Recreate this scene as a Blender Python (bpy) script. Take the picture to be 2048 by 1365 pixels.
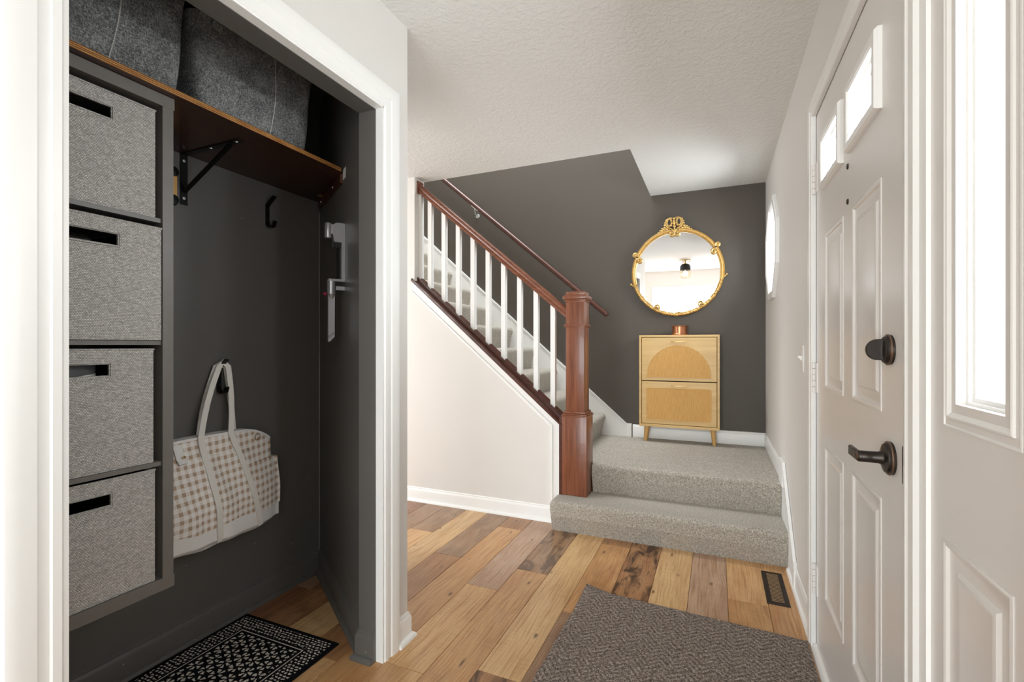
import bpy, bmesh, math, random
from mathutils import Vector, Matrix, noise as mnoise
random.seed(7)
for o in list(bpy.data.objects): bpy.data.objects.remove(o)
S = bpy.context.scene
COL = S.collection
R = math.radians

# ------------------------------------------------------------------ camera
CAM_H = 1.17
cam = bpy.data.cameras.new('camera'); camo = bpy.data.objects.new('camera', cam); COL.objects.link(camo)
cam.sensor_width = 36; cam.lens = 946.35 / 2048 * 36; cam.shift_y = 8.35 / 2048
cam.clip_start = 0.02
camo.location = (0, 0, CAM_H); camo.rotation_euler = (R(90), 0, R(23.3554))
S.camera = camo

# ------------------------------------------------------------------ world and light
w = bpy.data.worlds.new('world'); S.world = w; w.use_nodes = True
w.node_tree.nodes['Background'].inputs[0].default_value = (0.93, 0.96, 1.0, 1)
w.node_tree.nodes['Background'].inputs[1].default_value = 0.53
S.view_settings.view_transform = 'Standard'; S.view_settings.look = 'None'
S.view_settings.exposure = 0.66; S.view_settings.gamma = 1.0; S.view_settings.use_curve_mapping = False

def area(name, loc, rot, sx, sy, power, col=(1, 1, 1)):
    l = bpy.data.lights.new(name, 'AREA'); l.shape = 'RECTANGLE'; l.size = sx; l.size_y = sy
    l.energy = power; l.color = col
    o = bpy.data.objects.new(name, l); COL.objects.link(o); o.location = loc; o.rotation_euler = rot
    return o
# daylight behind the door, sidelight, octagon and rear glass, plus added fill panels
DAY = (0.905, 0.96, 1.0)
area('fill_entry_window', (0.50, -0.62, 1.35), (0, R(90), 0), 1.7, 1.5, 3.5, DAY)  # fill behind an invented window out of view, brightens the closet side
area('daylight_rear_doors', (-0.53, -2.80, 1.08), (R(90), 0, 0), 1.56, 2.1, 84, DAY)
area('daylight_sidelight', (0.60, 0.90, 1.50), (0, R(90), 0), 0.95, 0.3, 10, DAY)
area('daylight_door_lites', (0.60, 1.67, 1.80), (0, R(90), 0), 0.3, 0.8, 34, DAY)
area('fill_living_window', (-4.74, 0.6, 1.35), (0, R(-90), 0), 1.7, 3.6, 105, DAY)  # fill panel added at an unseen window, brightens hall and right wall
area('daylight_octagon', (0.62, 3.63, 1.82), (0, R(90), 0), 0.5, 0.5, 14, DAY)
area('fill_upper_hall', (-1.7, 3.63, 4.80), (0, 0, 0), 2.2, 0.9, 85, DAY)  # panel added under the closed stairwell ceiling to light the flight, no window there

# ------------------------------------------------------------------ materials
def lin(c):
    return tuple(((v / 255) / 12.92 if v / 255 <= 0.04045 else ((v / 255 + 0.055) / 1.055) ** 2.4) for v in c) + (1,)
class NT:
    def __init__(s, name):
        s.m = bpy.data.materials.new(name); s.m.use_nodes = True; s.t = s.m.node_tree; s.n = s.t.nodes
        s.b = s.n['Principled BSDF']; s.out = s.n['Material Output']
    def add(s, typ, **kw):
        n = s.n.new(typ)
        for k, v in kw.items():
            if k.startswith('_'): setattr(n, k[1:], v)
        for k, v in kw.items():
            if not k.startswith('_'):
                key = k.replace('__', ' ')
                i = int(k[1:]) if k[0] == 'i' and k[1:].isdigit() else key
                s.put(n.inputs[i], v)
        return n
    def put(s, inp, v):
        if hasattr(v, 'links') or isinstance(v, bpy.types.NodeSocket): s.t.links.new(v, inp)
        else: inp.default_value = v
    def coord(s, kind='Object'): return s.add('ShaderNodeTexCoord').outputs[kind]
    def map(s, vec, scale=(1, 1, 1), loc=(0, 0, 0), rot=(0, 0, 0)):
        return s.add('ShaderNodeMapping', Vector=vec, Scale=scale, Location=loc, Rotation=rot).outputs[0]
    def math(s, op, a, b=0.0, c=0.0, clamp=False):
        return s.add('ShaderNodeMath', _operation=op, _use_clamp=clamp, i0=a, i1=b, i2=c).outputs[0]
    def noise(s, vec, scale, detail=4, rough=0.55, dist=0.0, out=0):
        return s.add('ShaderNodeTexNoise', Vector=vec, Scale=scale, Detail=detail, Roughness=rough, Distortion=dist).outputs[out]
    def ramp(s, fac, stops):
        n = s.n.new('ShaderNodeValToRGB'); e = n.color_ramp.elements
        while len(e) < len(stops): e.new(0.5)
        for i, (p, c) in enumerate(stops):
            e[i].position = p; e[i].color = c if len(c) == 4 else lin(c)
        s.put(n.inputs[0], fac); return n.outputs[0]
    def mix(s, fac, a, b, mode='MIX'):
        n = s.n.new('ShaderNodeMix'); n.data_type = 'RGBA'; n.blend_type = mode
        s.put(n.inputs[0], fac); s.put(n.inputs[6], a); s.put(n.inputs[7], b); return n.outputs[2]
    def bump(s, h, strength=0.3, dist=0.01):
        n = s.add('ShaderNodeBump', Height=h, Strength=strength, Distance=dist)
        s.t.links.new(n.outputs[0], s.b.inputs['Normal'])
    def set(s, col=None, rough=None, metal=None, spec=None, **kw):
        if col is not None: s.put(s.b.inputs['Base Color'], col)
        if rough is not None: s.put(s.b.inputs['Roughness'], rough)
        if metal is not None: s.put(s.b.inputs['Metallic'], metal)
        if spec is not None: s.put(s.b.inputs['Specular IOR Level'], spec)
        return s.m

def plain(name, c, rough=0.5, metal=0.0, var=0.06, vs=6.0, bs=0.0, bscale=200, bd=0.002, spec=0.5):
    t = NT(name); co = t.coord()
    n = t.noise(co, vs, 3)
    a = lin(c); k = 1 - var
    col = t.mix(n, (a[0] * k, a[1] * k, a[2] * k, 1), (min(1, a[0] * (1 + var)), min(1, a[1] * (1 + var)), min(1, a[2] * (1 + var)), 1))
    if bs: t.bump(t.noise(co, bscale, 2), bs, bd)
    return t.set(col, rough, metal, spec)

M = {}
M['wall'] = plain('wall_paint', (222, 218, 213), 0.62, var=0.015, bs=0.06, bscale=320, bd=0.001)
M['trim'] = plain('trim_white', (240, 239, 236), 0.32, var=0.012)
M['door'] = plain('door_paint', (228, 224, 220), 0.3, var=0.012, bs=0.03, bscale=60)
M['dark'] = plain('accent_paint', (80, 73, 65), 0.5, var=0.05, vs=2.5, bs=0.10, bscale=330, bd=0.001, spec=0.4)
M['closet'] = plain('closet_dark_paint', (96, 93, 89), 0.40, var=0.06, vs=2.5, bs=0.10, bscale=330, bd=0.001)
def nick(m):
    """sparse little chips of pale primer showing through the dark closet paint"""
    nt = m.node_tree; b = nt.nodes['Principled BSDF']; l = b.inputs['Base Color'].links[0]; src = l.from_socket
    tc = nt.nodes.new('ShaderNodeTexCoord'); v = nt.nodes.new('ShaderNodeTexVoronoi'); v.inputs['Scale'].default_value = 11; nt.links.new(tc.outputs['Object'], v.inputs['Vector'])
    c = nt.nodes.new('ShaderNodeMath'); c.operation = 'LESS_THAN'; c.inputs[1].default_value = 0.022; nt.links.new(v.outputs['Distance'], c.inputs[0])
    x = nt.nodes.new('ShaderNodeMix'); x.data_type = 'RGBA'; nt.links.new(c.outputs[0], x.inputs[0]); nt.links.new(src, x.inputs[6]); x.inputs[7].default_value = lin((205, 202, 196)); nt.links.new(x.outputs[2], b.inputs['Base Color'])
nick(M['closet'])
M['caulk'] = plain('corner_caulk', (150, 147, 143), 0.7)
M['black'] = plain('black_metal', (18, 17, 17), 0.35, 0.4, spec=0.5)
M['screw'] = plain('screw_steel', (215, 214, 210), 0.3, 0.7)
M['bronze'] = plain('dark_bronze', (60, 54, 50), 0.34, 0.75, var=0.2, vs=40)
M['bronze_edge'] = plain('worn_bronze_edge', (122, 100, 84), 0.34, 0.8)
M['hinge'] = plain('painted_hinge', (232, 228, 224), 0.35)
M['gap'] = plain('shadow_gap', (20, 18, 17), 0.9)
M['silver'] = plain('silver_plastic', (176, 176, 178), 0.3, 0.6)
M['darkplastic'] = plain('dark_plastic', (48, 48, 50), 0.4)
M['red'] = plain('red_plastic', (150, 30, 60), 0.35)
M['plastic_white'] = plain('white_plastic', (240, 238, 234), 0.35)
M['gold'] = plain('antique_gold', (206, 170, 106), 0.40, 0.72, var=0.42, vs=55, bs=0.25, bscale=120, bd=0.002)
M['copper'] = plain('brushed_copper', (196, 132, 96), 0.3, 0.95, var=0.1, vs=30)
M['brass'] = plain('brass', (222, 190, 130), 0.3, 0.9)
M['strap'] = plain('cotton_webbing', (232, 227, 219), 0.9, bs=0.5, bscale=700, bd=0.001)
M['canvas'] = plain('white_canvas', (236, 232, 228), 0.9, var=0.04, vs=12, bs=0.4, bscale=600, bd=0.001)
M['unit'] = plain('black_brown_laminate', (110, 106, 101), 0.40, var=0.12, vs=30, bs=0.1, bscale=90)
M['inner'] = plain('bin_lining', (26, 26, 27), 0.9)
M['shoe_grey'] = plain('grey_suede', (98, 96, 96), 0.9)
M['vent'] = plain('dark_bronze_register', (44, 33, 27), 0.4, 0.5)
M['vent_slat'] = plain('register_louver', (160, 134, 104), 0.35, 0.6)
M['blackhood'] = plain('black_lamp_hood', (34, 30, 27), 0.4, 0.3)
def mk_mirror():
    t = NT('mirror_silver'); return t.set((0.93, 0.93, 0.93, 1), 0.0, 1.0)
M['mirror'] = mk_mirror()
def mk_glass(name, tint, gloss=0.06):
    t = NT(name)
    tr = t.add('ShaderNodeBsdfTransparent', Color=tint); gl = t.add('ShaderNodeBsdfGlossy', Roughness=0.02)
    mx = t.add('ShaderNodeMixShader', i0=gloss, i1=tr.outputs[0], i2=gl.outputs[0])
    t.t.links.new(mx.outputs[0], t.out.inputs[0]); return t.m
M['glass'] = mk_glass('window_glass', (0.98, 0.99, 0.99, 1))
M['lampglass'] = mk_glass('lamp_glass', (1.0, 0.94, 0.82, 1), 0.1)
def mk_emit(name, c, s):
    t = NT(name); e = t.add('ShaderNodeEmission', Color=c, Strength=s); t.t.links.new(e.outputs[0], t.out.inputs[0]); return t.m
M['bulb'] = mk_emit('glowing_bulb', (1.0, 0.88, 0.70, 1), 40)

def mk_ceiling():
    t = NT('ceiling_texture'); co = t.coord()
    n = t.noise(t.map(co, (1, 1, 1)), 42, 3, 0.5, 0.8)
    t.bump(t.ramp(n, [(0.42, (0, 0, 0, 1)), (0.62, (1, 1, 1, 1))]), 0.35, 0.004)
    return t.set(lin((224, 223, 220)), 0.85)
M['ceiling'] = mk_ceiling()

def mk_carpet():
    t = NT('stair_carpet'); co = t.coord()
    f = t.noise(co, 330, 2, 0.7); m = t.noise(co, 120, 3, 0.6); big = t.noise(t.map(co, (1.2, 4, 4)), 1.6, 3, 0.5)
    v = t.math('ADD', t.math('MULTIPLY', f, 0.62), t.math('MULTIPLY', m, 0.38))
    c = t.ramp(v, [(0.37, (98, 90, 79)), (0.47, (156, 147, 134)), (0.54, (190, 181, 167)), (0.64, (232, 224, 210))])
    c = t.mix(t.math('MULTIPLY', big, 0.30), c, lin((205, 198, 186)))
    t.bump(v, 0.9, 0.008)
    t.b.inputs['Sheen Weight'].default_value = 0.25
    return t.set(c, 0.95, spec=0.1)
M['carpet'] = mk_carpet()

def mk_wood(name, dark, light, axis='Z', rough=0.32, sc=1.0, coat=0.15):
    t = NT(name); co = t.coord()
    sv = {'Z': (26, 26, 1.4), 'X': (1.4, 26, 26), 'Y': (26, 1.4, 26)}[axis]
    mp = t.map(co, tuple(x * sc for x in sv))
    n = t.noise(mp, 2.2, 6, 0.62, 0.35); b = t.noise(co, 2.0, 2)
    v = t.math('ADD', t.math('MULTIPLY', n, 0.75), t.math('MULTIPLY', b, 0.25))
    t.bump(n, 0.08, 0.002)
    t.b.inputs['Coat Weight'].default_value = coat
    return t.set(t.ramp(v, [(0.3, dark), (0.7, light)]), rough)
M['newel'] = mk_wood('cherry_stained_wood', (97, 51, 33), (150, 92, 64), 'Z')
M['rail'] = mk_wood('cherry_stained_rail', (94, 50, 33), (143, 88, 62), 'X')
M['darkwood'] = mk_wood('dark_stained_wood', (60, 32, 24), (98, 56, 42), 'X')
M['shelfwood'] = mk_wood('dark_stained_plywood', (38, 19, 12), (78, 42, 26), 'Y', 0.3)
M['oak'] = mk_wood('light_oak_veneer', (205, 164, 100), (232, 196, 132), 'X', 0.45, 0.6, 0.05)
M['oakleg'] = mk_wood('oak_leg', (196, 148, 84), (226, 182, 112), 'Z', 0.4, 0.6, 0.05)

def mk_ply():
    t = NT('plywood_edge'); co = t.coord()
    sp = t.add('ShaderNodeSeparateXYZ', Vector=co)
    z = t.math('ADD', sp.outputs[2], t.math('MULTIPLY', t.noise(t.map(co, (1, 3, 1)), 4, 2), 0.001))
    v = t.math('FRACT', t.math('DIVIDE', z, 0.0052))
    n = t.noise(t.map(co, (1, 7, 120)), 3, 4)
    c1 = t.ramp(n, [(0.3, (150, 92, 42)), (0.7, (222, 168, 96))])
    c = t.mix(t.math('LESS_THAN', v, 0.4), c1, lin((104, 58, 26)))
    return t.set(c, 0.35)
M['ply'] = mk_ply()

def mk_rattan():
    t = NT('rattan_weave'); co = t.coord()
    a = t.add('ShaderNodeTexWave', _wave_type='BANDS', _bands_direction='X', Vector=co, Scale=65, Distortion=0.6)
    b = t.add('ShaderNodeTexWave', _wave_type='BANDS', _bands_direction='Z', Vector=co, Scale=65, Distortion=0.6)
    v = t.math('MULTIPLY', a.outputs[1], b.outputs[1]); n = t.noise(t.map(co, (40, 1, 4)), 4, 4)
    v2 = t.math('ADD', t.math('MULTIPLY', v, 0.4), t.math('MULTIPLY', n, 0.6))
    t.bump(v, 0.4, 0.002)
    return t.set(t.ramp(v2, [(0.25, (206, 152, 80)), (0.65, (236, 188, 114))]), 0.6)
M['rattan'] = mk_rattan()

def mk_plank():
    t = NT('floor_plank'); co = t.coord()
    oi = t.add('ShaderNodeObjectInfo')
    r = t.math('MULTIPLY', oi.outputs['Random'], 37.0)
    off = t.add('ShaderNodeCombineXYZ', X=r, Y=t.math('MULTIPLY', r, 1.7), Z=0.0).outputs[0]
    p = t.add('ShaderNodeVectorMath', _operation='ADD', i0=co, i1=off).outputs[0]
    warp = t.noise(t.map(p, (3, 1.2, 1)), 2.2, 2, out=1)
    p2 = t.add('ShaderNodeVectorMath', _operation='MULTIPLY_ADD', i0=warp, i1=(0.05, 0.16, 0), i2=p).outputs[0]
    fine = t.noise(t.map(p2, (52, 1.1, 1)), 3.0, 5, 0.6)
    broad = t.noise(t.map(p, (5.5, 1.3, 1)), 1.6, 4, 0.6)
    saw = t.noise(t.map(p, (5, 90, 1)), 1.6, 3, 0.6)
    base = oi.outputs['Color']
    c = t.mix(t.ramp(fine, [(0.34, (1, 1, 1, 1)), (0.52, (0, 0, 0, 1))]), base, t.mix(1.0, base, lin((214, 194, 174)), 'MULTIPLY'))
    c = t.mix(t.math('MULTIPLY', t.ramp(broad, [(0.42, (0, 0, 0, 1)), (0.75, (1, 1, 1, 1))]), 0.6), c, t.mix(1.0, base, lin((196, 164, 138)), 'MULTIPLY'))
    c = t.mix(t.math('MULTIPLY', t.ramp(saw, [(0.5, (0, 0, 0, 1)), (0.68, (1, 1, 1, 1))]), 0.16), c, t.mix(1.0, base, lin((168, 130, 100)), 'MULTIPLY'))
    # knots
    vo = t.add('ShaderNodeTexVoronoi', _voronoi_dimensions='2D', Vector=t.map(p2, (7.0, 2.4, 1)), Scale=1.0, Randomness=1.0)
    kn = t.ramp(vo.outputs[0], [(0.018, (1, 1, 1, 1)), (0.06, (0, 0, 0, 1))])
    c = t.mix(t.math('MULTIPLY', kn, t.ramp(t.noise(t.map(p, (2.1, 1.1, 1)), 2.0, 1), [(0.40, (0, 0, 0, 1)), (0.60, (0.9, 0.9, 0.9, 1))])), c, lin((84, 56, 38)))
    # fine checks (splits) in the wood
    ck = t.noise(t.map(p2, (34, 1.5, 1)), 2.2, 4, 0.7, 0.4)
    cm = t.noise(t.map(p, (3, 1.4, 1)), 1.3, 2)
    cr = t.math('MULTIPLY', t.ramp(ck, [(0.30, (1, 1, 1, 1)), (0.345, (0, 0, 0, 1))]), t.ramp(cm, [(0.5, (0, 0, 0, 1)), (0.58, (1, 1, 1, 1))]))
    c = t.mix(t.math('MULTIPLY', cr, 0.75), c, lin((92, 62, 42)))
    # dark scorched grain, amount set per plank by the object's alpha colour
    sc = t.noise(t.map(p2, (8, 2.6, 1)), 2.0, 5, 0.6, 0.6)
    sa = t.ramp(sc, [(0.46, (0, 0, 0, 1)), (0.60, (1, 1, 1, 1))])
    c = t.mix(t.math('MULTIPLY', sa, t.math('SUBTRACT', 1.0, oi.outputs['Alpha'])), c, lin((70, 46, 31)))
    t.bump(t.math('ADD', fine, t.math('MULTIPLY', saw, 0.5)), 0.12, 0.002)
    return t.set(c, t.ramp(fine, [(0.3, (0.36, 0.36, 0.36, 1)), (0.7, (0.27, 0.27, 0.27, 1))]))
M['plank'] = mk_plank()

def mk_felt(name, d, l):
    t = NT(name); co = t.coord()
    wv = t.noise(co, 9, 2, out=1)
    p = t.add('ShaderNodeVectorMath', _operation='MULTIPLY_ADD', i0=wv, i1=(0.03, 0.03, 0.03), i2=co).outputs[0]
    a = t.noise(t.map(p, (220, 110, 340), rot=(0.7, 0, 0)), 1.0, 3, 0.7); b = t.noise(t.map(p, (220, 340, 110), rot=(-0.5, 0, 0)), 1.0, 3, 0.7)
    big = t.noise(co, 14, 2)
    v = t.math('ADD', t.math('MULTIPLY', t.math('MAXIMUM', a, b), 0.8), t.math('MULTIPLY', big, 0.2))
    t.bump(v, 0.5, 0.003)
    return t.set(t.ramp(v, [(0.46, d), (0.58, tuple((x + y) // 2 for x, y in zip(d, l))), (0.74, l)]), 0.98, spec=0.1)
M['felt'] = mk_felt('charcoal_felt', (80, 80, 80), (206, 206, 203))

def mk_weave():
    t = NT('grey_woven_fibre'); co = t.coord()
    sp = t.add('ShaderNodeSeparateXYZ', Vector=co)
    nz = t.add('ShaderNodeTexNoise', Vector=co, Scale=170.0, Detail=2.0)
    jx = t.math('MULTIPLY', t.math('SUBTRACT', nz.outputs[0], 0.5), 0.006)
    jy = t.math('MULTIPLY', t.math('SUBTRACT', t.noise(t.map(co, loc=(3, 5, 1)), 130, 2), 0.5), 0.0036)
    p = t.add('ShaderNodeCombineXYZ', X=t.math('ADD', t.math('ADD', sp.outputs[1], sp.outputs[0]), jx), Y=t.math('ADD', sp.outputs[2], jy), Z=0.0).outputs[0]
    br = t.add('ShaderNodeTexBrick', Vector=p, Scale=1.0, Mortar__Size=0.0011, Mortar__Smooth=1.0, Brick__Width=0.0056, Row__Height=0.0042,
               Color1=lin((228, 224, 218)), Color2=lin((186, 182, 176)), Mortar=lin((122, 118, 113)))
    n = t.noise(t.map(co, (60, 60, 150)), 1.2, 3)
    c = t.mix(0.25, br.outputs[0], t.ramp(n, [(0.35, (150, 147, 142)), (0.65, (224, 221, 216))]))
    t.bump(t.math('SUBTRACT', n, br.outputs[1]), 0.6, 0.0022)
    return t.set(c, 0.85, spec=0.2)
M['weave'] = mk_weave()

def mk_gingham():
    t = NT('tan_gingham'); uv = t.coord('UV')
    sp = t.add('ShaderNodeSeparateXYZ', Vector=uv)
    n = t.noise(uv, 9, 2)
    def stripe(s):
        f = t.math('FRACT', t.math('DIVIDE', s, 0.031))
        return t.math('MULTIPLY', t.math('LESS_THAN', f, 0.46), 1.0)
    a = stripe(t.math('ADD', sp.outputs[0], t.math('MULTIPLY', n, 0.006))); b = stripe(t.math('ADD', sp.outputs[1], t.math('MULTIPLY', n, 0.008)))
    v = t.math('MULTIPLY', t.math('ADD', a, b), 0.5)
    c = t.ramp(v, [(0.0, (242, 238, 233)), (0.5, (228, 217, 206)), (1.0, (184, 160, 138))])
    t.bump(t.noise(uv, 900, 2), 0.3, 0.001)
    return t.set(c, 0.9, spec=0.15)
M['gingham'] = mk_gingham()

def mk_mat():
    t = NT('chevron_mat_fibre'); co = t.coord()
    sp = t.add('ShaderNodeSeparateXYZ', Vector=t.map(co, rot=(0, 0, 0.12)))
    wob = t.math('MULTIPLY', t.noise(co, 30, 2), 0.012)
    zig = t.math('PINGPONG', sp.outputs[0], 0.045)
    s = t.math('ADD', t.math('ADD', sp.outputs[1], zig), wob)
    band = t.math('FRACT', t.math('DIVIDE', s, 0.026))
    rid = t.math('PINGPONG', band, 0.5)
    f = t.noise(t.map(co, (240, 240, 60)), 1.0, 3, 0.75); f2 = t.noise(co, 90, 2)
    v = t.math('ADD', t.math('ADD', t.math('MULTIPLY', rid, 0.12), t.math('MULTIPLY', f, 0.62)), t.math('MULTIPLY', f2, 0.2))
    t.bump(v, 0.6, 0.006)
    return t.set(t.ramp(v, [(0.34, (68, 60, 55)), (0.45, (132, 120, 112)), (0.58, (206, 194, 184))]), 0.97, spec=0.1)
M['mat'] = mk_mat()

def mk_rug():
    t = NT('black_ivory_rug'); co = t.coord()
    wn = t.noise(co, 45, 2, out=1)
    p = t.add('ShaderNodeVectorMath', _operation='MULTIPLY_ADD', i0=wn, i1=(0.019, 0.019, 0), i2=co).outputs[0]
    sp = t.add('ShaderNodeSeparateXYZ', Vector=p); X, Y = sp.outputs[0], sp.outputs[1]
    HX, HY = RUG_HX, RUG_HY
    # field of little petal clusters
    def cell(s, w): return t.math('SUBTRACT', t.math('FRACT', t.math('DIVIDE', s, w)), 0.5)
    row = t.math('FLOOR', t.math('DIVIDE', Y, 0.050))
    cx = t.math('MULTIPLY', cell(t.math('ADD', X, t.math('MULTIPLY', t.math('MODULO', row, 2.0), 0.029)), 0.058), 0.058)
    cy = t.math('MULTIPLY', cell(Y, 0.050), 0.050)
    r = t.math('SQRT', t.math('ADD', t.math('MULTIPLY', cx, cx), t.math('MULTIPLY', cy, cy)))
    th = t.math('ARCTAN2', cy, cx)
    pet = t.math('MULTIPLY', t.math('GREATER_THAN', t.math('COSINE', t.math('MULTIPLY', th, 6.0)), -0.05),
                 t.math('MULTIPLY', t.math('GREATER_THAN', r, 0.009), t.math('LESS_THAN', r, 0.0245)))
    # border of rows of small checks
    br = t.add('ShaderNodeTexBrick', Vector=p, Scale=1.0, Mortar__Size=0.0036, Mortar__Smooth=0.1, Brick__Width=0.017, Row__Height=0.0135,
               Color1=(1, 1, 1, 1), Color2=(1, 1, 1, 1), Mortar=(0, 0, 0, 1))
    brm = t.math('SUBTRACT', 1.0, br.outputs[1])
    sp0 = t.add('ShaderNodeSeparateXYZ', Vector=co)
    d = t.math('MINIMUM', t.math('SUBTRACT', HX, t.math('ABSOLUTE', sp0.outputs[0])), t.math('SUBTRACT', HY, t.math('ABSOLUTE', sp0.outputs[1])))
    edge = t.math('GREATER_THAN', d, 0.018)
    inb = t.math('LESS_THAN', d, 0.082)
    line = t.math('MULTIPLY', t.math('GREATER_THAN', d, 0.090), t.math('LESS_THAN', d, 0.0945))
    fld = t.math('MULTIPLY', pet, t.math('GREATER_THAN', d, 0.106))
    v = t.math('MULTIPLY', edge, t.math('ADD', t.math('ADD', t.math('MULTIPLY', brm, inb), line), fld), clamp=True)
    ivory = t.ramp(t.noise(co, 160, 2), [(0.3, (186, 178, 166)), (0.7, (240, 233, 220))])
    c = t.mix(v, lin((19, 19, 22)), ivory)
    t.bump(t.math('ADD', v, t.math('MULTIPLY', t.noise(co, 500, 2), 0.5)), 0.5, 0.004)
    return t.set(c, 0.97, spec=0.1)

# ------------------------------------------------------------------ geometry helpers
WORLD = {}
class B:
    def __init__(s): s.bm = bmesh.new()
    def box(s, x0, x1, y0, y1, z0, z1, bev=0.0, seg=2):
        t = bmesh.new()
        bmesh.ops.create_cube(t, size=1)
        for v in t.verts: v.co = Vector((x0 + (v.co.x + .5) * (x1 - x0), y0 + (v.co.y + .5) * (y1 - y0), z0 + (v.co.z + .5) * (z1 - z0)))
        if bev: bmesh.ops.bevel(t, geom=t.edges[:], offset=bev, segments=seg, profile=0.5, affect='EDGES', clamp_overlap=True)
        s.merge(t); return s
    def merge(s, t, mtx=None):
        me = bpy.data.meshes.new('t'); t.to_mesh(me); t.free()
        if mtx is not None: me.transform(mtx)
        s.bm.from_mesh(me); bpy.data.meshes.remove(me)
    def faces(s, vs, fs):
        vv = [s.bm.verts.new(v) for v in vs]
        for f in fs:
            try: s.bm.faces.new([vv[i] for i in f])
            except ValueError: pass
        return s
    def prism(s, pts, axis, a, b, bev=0.0, seg=2, sel=None):
        """2D polygon extruded along an axis. axis 'X': pts are (y,z); 'Y': (x,z); 'Z': (x,y)."""
        def P(p, h): return {'X': (h, p[0], p[1]), 'Y': (p[0], h, p[1]), 'Z': (p[0], p[1], h)}[axis]
        t = bmesh.new(); n = len(pts)
        va = [t.verts.new(P(p, a)) for p in pts]; vb = [t.verts.new(P(p, b)) for p in pts]
        t.faces.new(va); t.faces.new(vb[::-1])
        for i in range(n): t.faces.new((va[i], vb[i], vb[(i + 1) % n], va[(i + 1) % n]))
        bmesh.ops.recalc_face_normals(t, faces=t.faces[:])
        if bev: bmesh.ops.bevel(t, geom=[e for e in t.edges if sel is None or sel((e.verts[0].co + e.verts[1].co) / 2)], offset=bev, segments=seg, profile=0.5, affect='EDGES', clamp_overlap=True)
        s.merge(t); return s
    def rings(s, rs, closed_ring=True, cap=True, loop=False):
        """skin a list of equal-length vertex rings"""
        n = len(rs[0]); vv = [[s.bm.verts.new(p) for p in r] for r in rs]
        m = len(rs)
        for i in range(m if loop else m - 1):
            A, C = vv[i], vv[(i + 1) % m]
            for j in range(n if closed_ring else n - 1):
                k = (j + 1) % n
                try: s.bm.faces.new((A[j], A[k], C[k], C[j]))
                except ValueError: pass
        if cap and not loop and closed_ring:
            s.bm.faces.new(vv[0][::-1]); s.bm.faces.new(vv[-1])
        return s
    def lathe(s, prof, c, axis='Z', seg=32):
        """profile of (radius, height) about an axis through c"""
        rs = []
        for r, h in prof:
            ring = []
            for i in range(seg):
                a = 2 * math.pi * i / seg; x, y = max(r, 1e-5) * math.cos(a), max(r, 1e-5) * math.sin(a)
                ring.append({'Z': (c[0] + x, c[1] + y, c[2] + h), 'X': (c[0] + h, c[1] + x, c[2] + y), 'Y': (c[0] + x, c[1] + h, c[2] + y)}[axis])
            rs.append(ring)
        return s.rings(rs)
    def tube(s, path, rad, seg=10, cap=True, loop=False, prof=None, up=(0, 0, 1)):
        """sweep a round (or given 2D) section along a path; rad may be a list"""
        P = [Vector(p) for p in path]; n = len(P); rs = []; pu = Vector(up)
        for i in range(n):
            a = P[(i - 1) % n] if (loop or i > 0) else P[0]; b = P[(i + 1) % n] if (loop or i < n - 1) else P[-1]
            t = (b - a).normalized(); u = pu - t * pu.dot(t)
            if u.length < 1e-4: u = Vector((1, 0, 0)) - t * t.x
            u.normalize(); v = t.cross(u); r = rad[i] if isinstance(rad, (list, tuple)) else rad
            if prof: rs.append([P[i] + v * (q[0] * r) + u * (q[1] * r) for q in prof])
            else: rs.append([P[i] + (v * math.cos(2 * math.pi * k / seg) + u * math.sin(2 * math.pi * k / seg)) * r for k in range(seg)])
        return s.rings(rs, cap=cap, loop=loop)
    def ball(s, c, r, sc=(1, 1, 1), u=12, v=8):
        t = bmesh.new(); bmesh.ops.create_uvsphere(t, u_segments=u, v_segments=v, radius=r)
        for q in t.verts: q.co = Vector((c[0] + q.co.x * sc[0], c[1] + q.co.y * sc[1], c[2] + q.co.z * sc[2]))
        s.merge(t); return s
    def slab_x(s, yb, zb, holes, x0, x1):
        """plate in the YZ plane made of a grid of cells, some left open"""
        ny, nz = len(yb) - 1, len(zb) - 1
        f = [[s.bm.verts.new((x0, y, z)) for z in zb] for y in yb]; k = [[s.bm.verts.new((x1, y, z)) for z in zb] for y in yb]
        solid = lambda i, j: 0 <= i < ny and 0 <= j < nz and (i, j) not in holes
        for i in range(ny):
            for j in range(nz):
                if not solid(i, j): continue
                s.bm.faces.new((f[i][j], f[i][j + 1], f[i + 1][j + 1], f[i + 1][j])); s.bm.faces.new((k[i][j], k[i + 1][j], k[i + 1][j + 1], k[i][j + 1]))
                for (a, c, di, dj) in (((i, j), (i + 1, j), 0, -1), ((i, j + 1), (i + 1, j + 1), 0, 1), ((i, j), (i, j + 1), -1, 0), ((i + 1, j), (i + 1, j + 1), 1, 0)):
                    if not solid(i + di, j + dj):
                        s.bm.faces.new((f[a[0]][a[1]], f[c[0]][c[1]], k[c[0]][c[1]], k[a[0]][a[1]]))
        return s
    def build(s, name, mat, parent=None, smooth=True, ang=38, uv=None, origin=None):
        bmesh.ops.recalc_face_normals(s.bm, faces=s.bm.faces[:])
        me = bpy.data.meshes.new(name); s.bm.to_mesh(me); s.bm.free()
        co = [v.co for v in me.vertices]
        lo = Vector((min(c.x for c in co), min(c.y for c in co), min(c.z for c in co))); hi = Vector((max(c.x for c in co), max(c.y for c in co), max(c.z for c in co)))
        o = Vector(origin) if origin is not None else Vector(((lo.x + hi.x) / 2, (lo.y + hi.y) / 2, lo.z))
        if uv: 
            lay = me.uv_layers.new(name='UVMap')
            for l in me.loops: lay.data[l.index].uv = uv(me.vertices[l.vertex_index].co)
        me.transform(Matrix.Translation(-o))
        me.materials.append(mat)
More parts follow.
